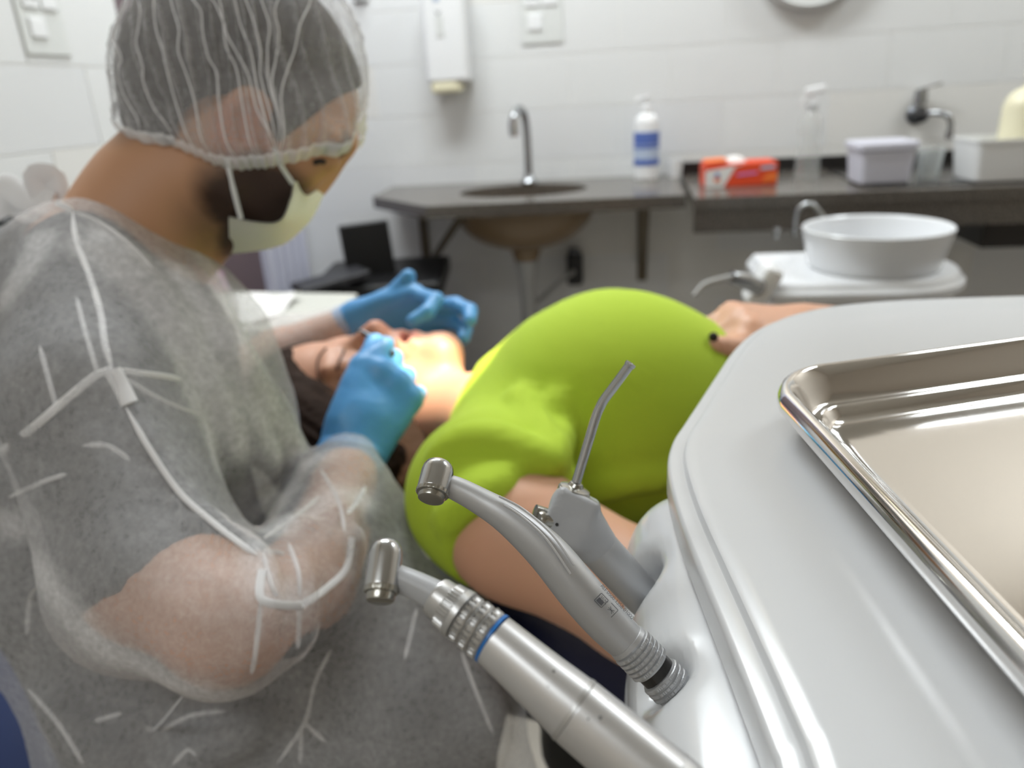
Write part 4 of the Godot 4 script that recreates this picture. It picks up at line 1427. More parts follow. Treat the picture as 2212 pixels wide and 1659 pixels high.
	g.chain(PP([[500, 1600, 0.65], [760, 1325, 0.645], [895, 1485, 0.61], [985, 1800, 0.66]]), [0.12, 0.08, 0.07, 0.085], 0.06)
	g.chain(PP([[520, 1550, 0.80], [800, 1400, 0.90], [850, 1800, 0.96]]), [0.11, 0.08, 0.08], 0.06)
	# loose folds: down the chest and over the forearm
	for q in [[[330, 560], [420, 700], [510, 880], [570, 1010]], [[250, 540], [350, 690], [440, 850], [480, 1010]], [[420, 600], [500, 760], [590, 900], [625, 985]]]:
		add_fold(g, q, 0.009, 0.02)
	for q in [[[560, 1200], [566, 1290], [548, 1400]], [[600, 1130], [650, 1250], [650, 1400]], [[660, 1010], [740, 1120], [745, 1260]], [[285, 900], [400, 1085], [545, 1195]], [[640, 1130], [700, 1180], [770, 1165]]]:
		add_fold(g, q, 0.006, 0.012)
	for q in [[[100, 1500], [180, 1590], [260, 1659]], [[1000, 1420], [1040, 1520], [1060, 1620]], [[400, 1659], [470, 1600], [560, 1560]]]:
		add_fold(g, q, 0.008, 0.02)
	var bands := []
	for q in [[[178, 530], [270, 590], [350, 690], [400, 800], [420, 870]], [[215, 500], [320, 600], [410, 740], [450, 880], [470, 1000]], [[300, 560], [400, 690], [470, 830], [520, 960]], [[380, 590], [450, 700], [540, 860], [600, 975]], [[440, 560], [500, 720], [580, 860], [640, 960]], [[20, 1130], [80, 1230], [160, 1330], [260, 1420], [400, 1485], [500, 1505]], [[90, 520], [60, 580], [20, 640]], [[560, 1200], [590, 1280], [640, 1300]], [[590, 1110], [650, 1020], [700, 985]], [[600, 1150], [690, 1090], [780, 1080]]]:
		var w := PackedVector3Array()
		for k in q:
			w.append(see(g, k[0], k[1]))
		bands.append(spline(w, 3))
	var gn := cloth_noise(5.0, 21)
	var g2 := cloth_noise(16.0, 22)
	part("gown", g.mesh(0.0068, func(p):
		var best := 1.0
		for w in bands:
			if p.distance_squared_to(w[w.size() / 2]) < 0.06:
				for i in w.size() - 1:
					best = minf(best, Geometry3D.get_closest_point_to_segment(p, w[i], w[i + 1]).distance_squared_to(p))
		var f := 1.0 - smoothstep(0.002, 0.019, sqrt(best))
		return Color(1, 1, 1, 0.5 + 0.1 * gn.get_noise_3dv(p * 2.2) + 0.42 * f), func(p, _n): return 0.0024 * gn.get_noise_3dv(p) + 0.0009 * g2.get_noise_3dv(p)), mats.gown, t)
	var gown: Node3D = t.get_node("gown")
	for q in [[[[157, 458], [165, 520], [195, 600], [218, 680], [226, 740], [243, 800]], 0.0016], [[[0, 978], [70, 925], [140, 865], [205, 812], [243, 798]], 0.0020], [[[243, 798], [300, 806], [350, 812], [392, 820]], 0.0016], [[[243, 800], [262, 835], [280, 872]], 0.0040],
			[[[272, 880], [320, 965], [385, 1060], [450, 1120], [520, 1175], [556, 1200]], 0.0014], [[[118, 438], [140, 446], [158, 458]], 0.0017], [[[158, 458], [210, 478], [270, 520], [330, 580]], 0.0011], [[[566, 1230], [562, 1290], [600, 1306], [650, 1308]], 0.0019], [[[650, 1308], [700, 1275], [748, 1228], [760, 1160]], 0.0019], [[[790, 1050], [770, 1085], [750, 1110]], 0.0014]]:
		part("seam", strip(g, q[0], q[1] * 1.3, 0.3, 0.0006, q[1] < 0.0019).mesh(), mats.gown_seam, gown)
	for q in [[[271, 815], [325, 851], [394, 883], [440, 895]], [[177, 963], [224, 961], [253, 974], [282, 995]], [[18, 1075], [90, 1042], [145, 1024]], [[564, 1290], [553, 1403], [543, 1457]], [[647, 1294], [644, 1403]], [[568, 1193], [586, 1262], [600, 1290]],
			[[622, 1171], [644, 1233], [647, 1290]], [[564, 1189], [615, 1196]], [[568, 1164], [622, 1128], [694, 1070]], [[690, 1010], [730, 1080], [745, 1150]], [[315, 1569], [336, 1573], [398, 1500]], [[347, 1580], [409, 1547], [488, 1536]], [[373, 1652], [405, 1620], [423, 1634]], [[597, 1652], [658, 1562], [680, 1475], [716, 1403]], [[658, 1562], [702, 1602]],
			[[651, 1565], [649, 1652]], [[58, 1486], [127, 1565], [181, 1652]], [[264, 1540], [203, 1558]], [[997, 1408], [1029, 1495], [1066, 1586]], [[901, 1312], [874, 1426]], [[58, 1370], [65, 1294], [87, 1262]], [[165, 640], [180, 700], [200, 770], [212, 810]], [[85, 745], [108, 830], [125, 890]]]:
		part("crease", strip(g, q, 0.0015, 0.35, 0.0004, true).mesh(), mats.gown_crease, gown)
	# ties in a bow at the nape
	var bow := Geo.new()
	for q in [[[118, 445, 0.66], [70, 395, 0.68], [40, 420, 0.7], [112, 440, 0.665]], [[118, 445, 0.66], [120, 385, 0.65], [80, 385, 0.65], [108, 440, 0.66]], [[115, 445, 0.66], [60, 455, 0.68], [20, 440, 0.7], [-20, 460, 0.71]], [[115, 442, 0.65], [50, 425, 0.66], [10, 400, 0.67], [-30, 420, 0.68]]]:
		bow.tube(spline(PP(q), 5), 0.011, 10, 0.25, L)
	part("tie_bow", bow.mesh(), mats.gown_seam, gown, "white tied ribbons at the nape")
	hair_net(t, Hc, hf, s)
	face_mask(t)
	# ---- gloves
	var w := P(758, 988, 0.69)
	var r := Field.new()
	hand(r, w, cv(0.38, 0.86, -0.22), cv(0.05, 0.25, 0.95), cv(-0.88, 0.44, 0.0), [[38, 62, 28], [58, 62, 30], [66, 66, 30], [68, 66, 30]], PP([[745, 910, 0.685], [770, 832, 0.70], [808, 772, 0.715], [832, 746, 0.725]]), 0.91)
	r.chain(PP([[757, 995, 0.682], [765, 955, 0.695], [785, 905, 0.70]]), [0.0255, 0.024, 0.027], 0.012)
	part("glove", r.mesh(0.0029, null, func(p, _n): return 0.0007 * g2.get_noise_3dv(p * 2.0)), mats.glove_blue, t, "blue glove holding the probe")
	var cuff := Geo.new()
	var cd := (P(765, 955, 0.695) - P(757, 1000, 0.68)).normalized()
	cuff.lathe([[0.0225, -0.004], [0.0275, -0.004], [0.0285, -0.002], [0.0275, 0.004], [0.0255, 0.012], [0.022, 0.012]], P(757, 985, 0.684), frame(cd), 40, 1.12, 0.95)
	part("glove_cuff", cuff.mesh(), mats.glove_blue, t.get_node("glove"))
	var k := Field.new()
	hand(k, P(762, 702, 0.97), cv(0.95, 0.14, 0.1), cv(0.0, 0.62, -0.8), cv(-0.1, 0.8, 0.6), [[42, 70, 34], [14, 34, 40], [16, 36, 40], [20, 38, 40]], PP([[790, 690, 0.965], [832, 652, 0.955], [864, 622, 0.95], [882, 598, 0.945]]), 1.0, 3.0)
	k.cap(P(748, 702, 0.97), P(790, 696, 0.97), 0.025, 0.026, 0.012)
	part("glove", k.mesh(0.0032), mats.glove_blue, t, "blue glove with raised thumb behind the patient's face")
	# the probe held between thumb and finger
	var pr := thing("dental_probe", "thin steel probe held in the dentist's blue glove over the nose", "dental probe", P(812, 738, 0.73), "")
	part("handle", Geo.new().tube(PP([[783, 716, 0.745], [800, 728, 0.738], [828, 748, 0.728], [850, 765, 0.72]]), [0.0022, 0.0032, 0.0034, 0.003], 10).mesh(), mats.steel_dark, pr)
	part("tip", Geo.new().tube(spline(PP([[784, 717, 0.745], [774, 714, 0.75], [768, 722, 0.752]])), [0.002, 0.0018, 0.0017, 0.0016, 0.0015, 0.0014, 0.0013, 0.0012, 0.0011, 0.001, 0.0009, 0.0008, 0.0006], 8).mesh(), mats.chrome_soft, pr)
	# ---- stool
	var sc := Vector3(-0.515, 0.58, -0.63)
	var st := thing("stool", "blue padded round stool under the dentist", "stool", Vector3(sc.x, 0, sc.z))
	part("cushion", Geo.new().lathe([[0, -0.05], [0.19, -0.05], [0.2, -0.035], [0.205, -0.01], [0.195, 0.015], [0.16, 0.03], [0, 0.03]], sc, Basis.IDENTITY, 48).mesh(), mats.stool_blue, st)
	part("seat_rim", Geo.new().lathe([[0, -0.085], [0.18, -0.085], [0.196, -0.075], [0.198, -0.05], [0, -0.05]], sc, Basis.IDENTITY, 48).mesh(), mats.stool_trim, st)
	part("column", Geo.new().lathe([[0, -0.585], [0.025, -0.585], [0.025, -0.08], [0, -0.08]], sc).mesh(), mats.chrome_soft, st)
	for i in 5:
		var a := TAU * i / 5.0
		part("foot", Geo.new().tube(PackedVector3Array([sc + Vector3(0, -0.52, 0), sc + Vector3(cos(a) * 0.25, -0.565, sin(a) * 0.25)]), 0.016, 8).mesh(), mats.chrome_soft, st)
	# dark chair back behind the shoulder
	var cb := P(-20, 520, 0.95)
	st = thing("chair_back", "black chair back at the picture's edge behind the dentist's shoulder", "chair", cb - Vector3(0, 0.15, 0))
	part("backrest", Geo.new().box(Vector3(0.12, 0.34, 0.09), 0.035, at_t(cb + Vector3(-0.01, -0.13, 0)), 0.03, 6).mesh(), mats.black_plastic, st)
	part("post", Geo.new().lathe([[0, -cb.y + 0.0], [0.02, -cb.y + 0.0], [0.02, -0.28], [0, -0.28]], cb).mesh(), mats.black_plastic, st)

func add_fold(f: Field, px: Array, r: float, k: float):
	var q := PackedVector3Array()
	for p in px:
		q.append(see(f, p[0], p[1], -r * 0.35))
	q = spline(q, 3)
	var n := q.size()
	for i in n - 1:
		var u := sin(PI * (i + 0.5) / n)
		f.cap(q[i], q[i + 1], r * (0.55 + 0.45 * u), r * (0.55 + 0.45 * u), k)

func hair_net(t: Node3D, Hc: Vector3, hf: Field, skin: Field):
	# rim: forehead, past the ear, nape, and mirrored on the far side
	var near := [[774, 246, 0.66], [742, 296, 0.628], [672, 322, 0.600], [597, 338, 0.584], [545, 345, 0.582], [488, 345, 0.585], [430, 325, 0.587], [370, 295, 0.594], [310, 262, 0.616], [258, 228, 0.66]]
	var loop := PackedVector3Array()
	for q in near:
		loop.append(P(q[0], q[1], q[2]))
	for i in range(near.size() - 2, 0, -1):
		loop.append(P(near[i][0], near[i][1], 1.32 - near[i][2]))
	loop.append(loop[0])
	var rim := spline(loop, 16)
	rim.remove_at(rim.size() - 1)
	for i in rim.size():   # lie on the hair and skin, not in them
		for k in 2:
			var gap := minf(hf.value(rim[i]), skin.value(rim[i]))
			rim[i] += (rim[i] - Hc).normalized() * maxf(0.0, 0.0025 - gap)
	var n := rim.size()
	var apex := (P(470, -95, 0.66) - Hc).normalized()
	var C := Hc + cv(0.005, 0.006, 0)
	var r3 := Vector3(0.1035, 0.103, 0.089)
	var cnoise := cloth_noise(14.0, 31)
	var rows := []
	var cols := PackedColorArray()
	var m := 40
	for j in m:
		var u := float(j) / (m - 1)
		var row := PackedVector3Array()
		for i in n:
			var d0 := rim[i] - C
			var dir := d0.normalized().slerp(apex, u * 0.985)
			var q := cam_basis.inverse() * dir
			var rad := 1.0 / (q / r3).length()
			rad = lerpf(d0.length(), rad, smoothstep(0.0, 0.22, u))
			var a := TAU * i / n
			# gathered pleats, closest beside the ear
			var w := a * 17.0 + 3.5 * sin(a - 1.1) + 2.2 * cnoise.get_noise_3d(a * 0.04, u * 0.05, 2.0) + 0.9 * sin(u * 7.0 + a * 3.0)
			var pl := pow(absf(sin(w)), 22.0)
			var fade := 1.0 - smoothstep(0.45, 0.98, u)
			for k in 2:
				rad += maxf(0.0, 0.0035 - minf(hf.value(C + dir * rad), skin.value(C + dir * rad)))
			var wr := cnoise.get_noise_3dv(dir * 1.6)
			rad += (0.0035 * pl * fade - 0.0012) + 0.0022 * wr * smoothstep(0.02, 0.3, u)
			row.append(C + dir * rad)
			var body := 0.44 + 0.2 * wr
			cols.append(Color(1, 1, 1, clampf(body + 0.75 * pl * fade * (0.7 + 0.3 * sin(a * 7.3)) + 0.25 * exp(-u * 14.0), 0.2, 1.0)))
		rows.append(row)
	var g := Geo.new()
	g.sharp = 80.0
	g.loft(rows, true, false, true)
	cols.append(Color(1, 1, 1, 0.6))
	g.col = cols
	var net := part("hair_net", g.mesh(), mats.bouffant, t, "see-through white pleated hair net")
	# elastic hem, ruffled
	var hem := []
	for j in 7:
		var row := PackedVector3Array()
		for i in n:
			var d := (rim[i] - C).normalized()
			var down := -(apex - d * apex.dot(d)).normalized()
			var ruf := sin(i * 1.15) * 0.0012 + sin(i * 0.37) * 0.0006
			var a := TAU * j / 6.0 * 0.5
			row.append(rim[i] + down * (0.006 * cos(a) + 0.001) + d * (0.002 + 0.002 * sin(a) + ruf))
		hem.append(row)
	var hg := Geo.new()
	hg.sharp = 80.0
	part("hem", hg.loft(hem, true, false, false).mesh(), mats.hem_white, net, "ruffled white elastic hem")
	# sharp gathers that run from the ear loop up over the side
	for q in [[48, -26.0, 0.55], [48, -16.0, 0.62], [47, -7.0, 0.7], [48, 2.0, 0.75], [49, 12.0, 0.7], [48, 24.0, 0.5], [62, 6.0, 0.6], [74, 4.0, 0.55], [88, 3.0, 0.6], [98, 2.0, 0.6], [110, 1.0, 0.5], [122, 0.0, 0.55], [134, -1.0, 0.45]]:
		var line := PackedVector3Array()
		for k in 9:
			var u: float = q[2] * k / 8.0
			var fi := clampi(int(q[0] + q[1] * k / 8.0 + 1.2 * sin(k * 2.1 + q[0])), 0, n - 1)
			var r0: PackedVector3Array = rows[int(u * (m - 1))]
			line.append(r0[fi] + (r0[fi] - C).normalized() * 0.0016)
		part("gather", taper_tube(line, 0.00065, 0.8, true).mesh(), mats.gown_seam, net)

func face_mask(t: Node3D):
	var mid := spline(PP([[706, 376, 0.66], [694, 432, 0.66], [660, 488, 0.66], [598, 533, 0.66], [496, 547, 0.66]]), 7)
	var edge := spline(PP([[636, 393, 0.607], [629, 432, 0.604], [606, 478, 0.604], [556, 482, 0.607], [494, 470, 0.61]]), 7)
	var rows := []
	var out := []
	for side in 2:
		for j in mid.size():
			var row := PackedVector3Array()
			var u := float(j) / (mid.size() - 1)
			for i in 25:
				var v := absf(i - 12) / 12.0
				var e := edge[j]
				if i > 12:
					var q := cam_basis.inverse() * (e - eye)
					q.x *= (-1.32 - q.z) / q.z
					q.y *= (-1.32 - q.z) / q.z
					q.z = -1.32 - q.z
					e = eye + cam_basis * q
				var p := mid[j].lerp(e, v)
				# bows out round the face; three flat pleats
				p += (mid[j] - edge[j]).normalized() * 0.010 * sin(PI * v) * 0.9
				p += (mid[j] - edge[j]).normalized() * 0.0016 * fposmod(u * 4.0, 1.0) * (1.0 - v * 0.6)
				p += (P(560, 400, 0.66) - mid[j]).normalized() * 0.0012 * side
				row.append(p)
			out.append(row)
	var a := out.slice(0, mid.size())
	var b := out.slice(mid.size())
	b.reverse()
	rows = a + b + [a[0]]
	var g := Geo.new()
	g.loft(rows, false)
	var m := part("face_mask", g.mesh(), mats.mask_paper, t, "cream pleated surgical mask")
	part("ear_loop", Geo.new().tube(spline(PP([[592, 318, 0.586], [600, 345, 0.588], [616, 372, 0.596], [632, 396, 0.604]])), 0.0021, 8).mesh(), mats.elastic, m)
	part("ear_loop", Geo.new().tube(spline(PP([[489, 340, 0.588], [500, 390, 0.594], [511, 435, 0.600], [521, 473, 0.606]])), 0.0021, 8).mesh(), mats.elastic, m)

# ================================================================ the instrument unit in front
const DECK := 0.99

func smooth2(px: Array, y: float, per: int) -> PackedVector2Array:
	var q := PackedVector3Array()
	for p in px:
		q.append(on_y(p[0], p[1], y))
	var o := PackedVector2Array()
	for p in spline(q, per):
		o.append(Vector2(p.x, p.z))
	return o

func deck_outline() -> PackedVector2Array:
	var o := smooth2([[2205, 643], [1950, 652], [1800, 664], [1705, 682], [1640, 706], [1588, 748], [1545, 808], [1505, 868], [1474, 914], [1453, 946], [1442, 985], [1446, 1035], [1470, 1120], [1510, 1222], [1562, 1350], [1620, 1495], [1672, 1628]], DECK - 0.004, 4)
	o.append(Vector2(0.04, -0.09))
	o.append(Vector2(0.055, -0.04))
	o.append(Vector2(0.09, -0.02))
	o.append(Vector2(0.42, -0.02))
	o.append(Vector2(0.42, o[0].y - 0.004))
	return o

func unit():
	var t := thing("instrument_unit", "glossy white instrument unit with rounded deck in the foreground", "dental unit", Vector3(0.22, 0.75, -0.28))
	var o := deck_outline()
	part("deck", Geo.new().outline(o, [[0.004, -0.022], [0.001, -0.021], [0.0, -0.018], [0.0, -0.0075], [0.0006, -0.0055], [0.002, -0.0045], [0.0072, -0.0042], [0.0076, -0.0035], [0.0082, -0.001], [0.0100, 0.0002], [0.014, 0.0006], [0.04, 0.0025], [0.055, 0.003]], DECK).mesh(), mats.white_gloss, t)
	part("under_plate", Geo.new().outline(o, [[0.0078, -0.05], [0.0068, -0.046], [0.006, -0.022], [0.008, -0.0215]], DECK).mesh(), mats.white_gloss, t)
	var f := Field.new()
	f.block(Vector3(0.235, 0.90, -0.19), Basis.IDENTITY, Vector3(0.229, 0.066, 0.142), 0.02, 0.02)
	f.cap(Vector3(0.036, 0.925, -0.318), Vector3(0.047, 0.925, -0.09), 0.038, 0.038, 0.02)
	f.cap(Vector3(0.045, 0.86, -0.30), Vector3(0.055, 0.86, -0.09), 0.042, 0.042, 0.03)
	f.cap(Vector3(0.06, 0.80, -0.27), Vector3(0.065, 0.80, -0.1), 0.042, 0.042, 0.03)
	f.block(Vector3(0.228, 0.845, -0.19), Basis.IDENTITY, Vector3(0.17, 0.06, 0.13), 0.04, 0.03)
	f.cut_cap(P(1320, 1185, 0.318), P(1412, 1285, 0.333), 0.012, 0.0105, 0.012)
	f.cut_cap(P(1325, 1358, 0.262), P(1425, 1462, 0.262), 0.0112, 0.0096, 0.010)
	f.cut_cap(P(1390, 1610, 0.19), P(1640, 1840, 0.185), 0.0115, 0.0115, 0.014)
	part("instrument_holder", f.mesh(0.0027), mats.white_gloss, t, "white lobed holder with hollows for the handpieces")
	part("arm", Geo.new().tube(PackedVector3Array([Vector3(0.25, 0.81, -0.3), Vector3(0.3, 0.7, -0.35), Vector3(0.6, 0.66, -0.4), Vector3(0.9, 0.6, -0.42)]), 0.03, 16).mesh(), mats.white_plastic, t)
	tray()

func tray():
	# outer rolled edge, sloped inner wall, ledge and floor; straight edges run along the unit
	var corner := Vector3(0.0622, DECK + 0.003, -0.3606)
	var ex := Vector3(cos(deg_to_rad(20.0)), 0, -sin(deg_to_rad(20.0)))
	var ez := Vector3(sin(deg_to_rad(8.7)), 0, cos(deg_to_rad(8.7)))
	var hx := 0.14
	var hz := 0.165
	var tx := at_t(corner + ex * hx + ez * hz)
	var rows := []
	for q in [[0.016, 0.0], [0.012, 0.0005], [0.0095, 0.004], [0.0075, 0.0082], [0.005, 0.0086], [0.0025, 0.0092], [0.0008, 0.0108], [0.0, 0.0132], [0.0003, 0.0156], [0.002, 0.0180], [0.004, 0.0188], [0.006, 0.0180], [0.0085, 0.0155], [0.0125, 0.0105], [0.0155, 0.0072], [0.017, 0.0066], [0.0195, 0.0068], [0.0215, 0.0062], [0.024, 0.0035], [0.0262, 0.0022], [0.03, 0.0018], [0.06, 0.0018]]:
		var row := PackedVector3Array()
		for k in Geo.rrect(hx - q[0], hz - q[0], maxf(0.032 - q[0] * 0.8, 0.008), 14):
			row.append(tx.origin + ex * k.x + ez * k.y + Vector3(0, q[1] * 1.3, 0))
		rows.append(row)
	var g := Geo.new()
	g.sharp = 60.0
	var t := thing("metal_tray", "polished steel instrument tray lying on the white unit", "tray", tx.origin)
	part("tray", g.loft(rows).mesh(), mats.tray_steel, t)

func ribbed(path: PackedVector3Array, prof: Array, n: int, teeth := 0, depth := 0.0) -> Geo:   # lathe along a line from path[0]; [along, radius, toothed]
	var d := (path[1] - path[0])
	var b := frame(d)
	var rows := []
	for q in prof:
		var row := PackedVector3Array()
		for i in n:
			var a := TAU * i / n
			var r: float = q[1]
			if q.size() > 2 and teeth:
				r -= depth * (1.0 if fposmod(a * teeth / TAU, 1.0) < 0.5 else 0.0)
			row.append(path[0] + b.y * q[0] + (b.x * cos(a) + b.z * sin(a)) * r)
		rows.append(row)
	return Geo.new().loft(rows)

func drill_head(t: Node3D, c: Vector3, ax: Vector3, r: float, half: float):
	var b := frame(ax)
	var g := Geo.new()
	g.lathe([[0, -half], [r * 0.35, -half * 0.985], [r * 0.62, -half * 0.93], [r * 0.82, -half * 0.82], [r * 0.94, -half * 0.66], [r, -half * 0.42], [r, half * 0.52], [r * 0.97, half * 0.56], [0, half * 0.56]], c, b, 40)
	part("head", g.mesh(), mats.steel_head, t, "polished steel head")
	part("head_ring", ribbed(PackedVector3Array([c, c + b.y]), [[half * 0.55, r * 0.9], [half * 0.56, r * 1.02, 1], [half * 0.7, r * 1.03, 1], [half * 0.74, r * 0.98], [half * 0.76, r * 0.8]], 96, 24, r * 0.025).mesh(), mats.steel_cap, t)
	part("push_button", Geo.new().lathe([[0, half * 0.7], [r * 0.84, half * 0.7], [r * 0.84, half * 0.86], [r * 0.8, half * 0.98], [r * 0.7, half * 1.02], [0, half * 1.03]], c, b, 40).mesh(), mats.steel_cap, t)

func instruments():
	# ---- turbine handpiece
	var c := P(941, 1037, 0.265)
	var t := thing("turbine_handpiece", "slim grey curved drill handpiece with printed symbols, middle of the three", "dental handpiece", P(1200, 1200, 0.26), "handpieces on the white unit")
	drill_head(t, c, cv(-0.16, -0.80, 0.58), 0.0057, 0.0077)
	var path := spline(PP([[955, 1047, 0.2662], [984, 1055, 0.2672], [1036, 1082, 0.2665], [1100, 1122, 0.265], [1180, 1192, 0.2635], [1250, 1276, 0.262], [1310, 1344, 0.2615], [1362, 1394, 0.261]]), 8)
	var rad := splinef([0.0037, 0.0042, 0.0047, 0.0057, 0.0071, 0.0076, 0.0074, 0.0067], 8)
	part("body", Geo.new().tube(path, rad, 32).mesh(), mats.steel_satin, t)
	# grip hollow: two raised lines on the upper side
	var bf := Field.new()
	bf.chain(path, Array(rad), 0.002)
	for q in [[[1078, 1072], [1130, 1100], [1190, 1152], [1240, 1220]], [[1088, 1090], [1130, 1118], [1180, 1165], [1232, 1240]]]:
		part("grip_line", strip(bf, q, 0.0004, 0.5, -0.0001).mesh(), mats.steel_satin, t)
	var a := P(1360, 1392, 0.261)
	var d := (P(1450, 1484, 0.260) - a).normalized()
	var prof := [[-0.002, 0.0058], [-0.0015, 0.0071], [0.0, 0.0073]]
	for i in 5:
		var z := 0.0008 + i * 0.0019
		prof += [[z, 0.0068], [z + 0.0003, 0.0076, 1], [z + 0.0013, 0.0076, 1], [z + 0.0016, 0.0068]]
	prof += [[0.0108, 0.0066], [0.011, 0.006]]
	part("coupling", ribbed(PackedVector3Array([a, a + d]), prof, 120, 60, 0.00025).mesh(), mats.steel_satin, t, "ribbed grey coupling")
	part("coupling_gap", ribbed(PackedVector3Array([a, a + d]), [[0.0105, 0.0055], [0.0106, 0.0064], [0.0142, 0.0064], [0.0143, 0.0055]], 48).mesh(), mats.black_stone, t)
	prof = [[0.014, 0.006], [0.0142, 0.0071]]
	for i in 3:
		var z := 0.0146 + i * 0.002
		prof += [[z, 0.0069], [z + 0.0003, 0.0076, 1], [z + 0.0013, 0.0076, 1], [z + 0.0017, 0.0069]]
	prof += [[0.021, 0.0068], [0.034, 0.006], [0.0341, 0.004]]
	part("coupling", ribbed(PackedVector3Array([a, a + d]), prof, 120, 60, 0.00025).mesh(), mats.steel_satin, t, "ribbed grey coupling")
	part("hose", Geo.new().tube(spline(PackedVector3Array([a + d * 0.033, a + d * 0.05, a + d * 0.06 + Vector3(0.006, -0.03, 0), a + d * 0.06 + Vector3(0.0, -0.2, 0.0)])), 0.0045, 12).mesh(), mats.grey_plastic, t)
	symbols(t, bf)
	# ---- contra-angle on its motor
	c = P(829, 1231, 0.212)
	t = thing("contra_angle_handpiece", "thick silver handpiece with blue ring, lowest of the three", "dental handpiece", P(1150, 1450, 0.2), "handpieces on the white unit")
	drill_head(t, c, cv(-0.03, -0.82, 0.5), 0.00475, 0.0088)
	part("neck", Geo.new().tube(spline(PP([[842, 1240, 0.2125], [868, 1252, 0.2125], [905, 1269, 0.2112], [946, 1290, 0.2095]]), 4), splinef([0.0034, 0.0037, 0.0040, 0.0043], 4), 28).mesh(), mats.grey_paint, t, "grey painted neck")
	part("water_hole", Geo.new().lathe([[0, -0.0003], [0.0005, -0.0003], [0.0005, 0.0003], [0, 0.0003]], P(877, 1272, 0.2092), frame(cv(0, -0.3, 1)), 12).mesh(), mats.rubber_black, t)
	a = P(940, 1286, 0.2098)
	var z1 := P(1066, 1381, 0.2035)
	d = (z1 - a)
	var len := d.length()
	d = d / len
	var pts := PackedVector3Array([a, a + d])
	var u := len
	part("collar", ribbed(pts, [[0.0, 0.0044], [0.0, 0.0052], [0.0008, 0.0056], [u * 0.2, 0.0058], [u * 0.22, 0.0055]], 48).mesh(), mats.alu_knurl, t)
	part("knurled_ring", ribbed(pts, [[u * 0.19, 0.005], [u * 0.195, 0.0062], [u * 0.21, 0.0064, 1], [u * 0.34, 0.0066, 1], [u * 0.36, 0.0066], [u * 0.38, 0.0062]], 144, 36, 0.0004).mesh(), mats.alu_knurl, t)
	part("band", ribbed(pts, [[u * 0.36, 0.006], [u * 0.37, 0.0069], [u * 0.46, 0.0071], [u * 0.48, 0.0064]], 48).mesh(), mats.alu_knurl, t)
	for q in [[0.47, 0.0066], [0.63, 0.0068], [0.79, 0.0070]]:
		var z: float = q[0]
		var r: float = q[1]
		part("knurled_ring", ribbed(pts, [[u * z, r - 0.0006], [u * (z + 0.012), r], [u * (z + 0.03), r + 0.0004], [u * (z + 0.045), r + 0.0002, 1], [u * (z + 0.11), r + 0.0002, 1], [u * (z + 0.125), r + 0.0001], [u * (z + 0.155), r - 0.0002], [u * (z + 0.16), r - 0.0006]], 144, 24, 0.0006).mesh(), mats.alu_knurl, t)
	part("blue_ring", ribbed(pts, [[u * 0.95, 0.006], [u * 0.955, 0.00715], [u * 1.0, 0.00725], [u * 1.005, 0.006]], 64).mesh(), mats.ring_blue, t, "blue colour ring")
	var m := P(1238, 1531, 0.1955)
	var end := P(1460, 1716, 0.186)
	part("sheath", Geo.new().tube(PackedVector3Array([z1, z1.lerp(m, 0.05), z1.lerp(m, 0.35), z1.lerp(m, 0.7), z1.lerp(m, 0.985), m]), [0.0070, 0.0071, 0.0075, 0.0081, 0.0087, 0.0086], 48).mesh(), mats.alu_light, t)
	var dm := (m - z1).normalized()
	var de := (end - m)
	var le := de.length()
	part("joint_ring", ribbed(PackedVector3Array([m, m + de / le]), [[-0.0006, 0.0083], [-0.0004, 0.0089], [0.0008, 0.0090], [0.001, 0.0086]], 64).mesh(), mats.alu_knurl, t)
	part("motor", ribbed(PackedVector3Array([m, m + de / le]), [[0.0008, 0.008], [0.001, 0.0088], [0.0016, 0.0089], [le * 0.9, 0.0092], [le * 0.92, 0.0086]], 64).mesh(), mats.alu_light, t)
	part("end_ring", ribbed(PackedVector3Array([m, m + de / le]), [[le * 0.9, 0.0085], [le * 0.905, 0.0093], [le * 0.92, 0.0093], [le * 1.1, 0.0090], [le * 1.12, 0.0093], [le * 1.135, 0.009], [le * 1.3, 0.0085]], 64).mesh(), mats.alu_light, t)
	# small dents and marks on the silver sleeve
	var mf := Field.new()
	mf.cap(z1, m, 0.0071, 0.0087)
	mf.cap(m, end, 0.0089, 0.0092)
	for q in [[1196, 1450, 0.0004], [1297, 1550, 0.00045], [1184, 1483, 0.00022], [1271, 1553, 0.0003], [1312, 1515, 0.0002]]:
		part("nick", Geo.new().lathe([[0, -0.0001], [q[2], -0.0001], [q[2] * 0.7, 0.00008], [0, 0.0001]], see(mf, q[0], q[1]), frame(eye - m), 10).mesh(), mats.ink_mid, t)
	# ---- three-way syringe
	t = thing("air_water_syringe", "grey air water syringe with thin bent steel tip", "dental syringe", P(1260, 1140, 0.322), "handpieces on the white unit")
	part("tip", Geo.new().tube(spline(PP([[1242, 1050, 0.322], [1262, 985, 0.323], [1286, 905, 0.324], [1296, 880, 0.324], [1306, 862, 0.3235], [1330, 830, 0.322], [1360, 789, 0.320]]), 4), 0.00205, 20).mesh(), mats.chrome_soft, t)
	part("tip_end", Geo.new().lathe([[0.0010, 0], [0.0021, 0], [0.0024, 0.0004], [0.0024, 0.0017], [0.0019, 0.0019], [0.0012, 0.0019], [0.001, 0.0008]], P(1358, 792, 0.3202), frame(P(1360, 789, 0.320) - P(1330, 830, 0.322)), 20).mesh(), mats.chrome_soft, t)
	var nd := P(1262, 985, 0.323) - P(1242, 1050, 0.322)
	nd = (nd.normalized() + cv(0, 0, 0.25)).normalized()
	var nb := frame(nd)
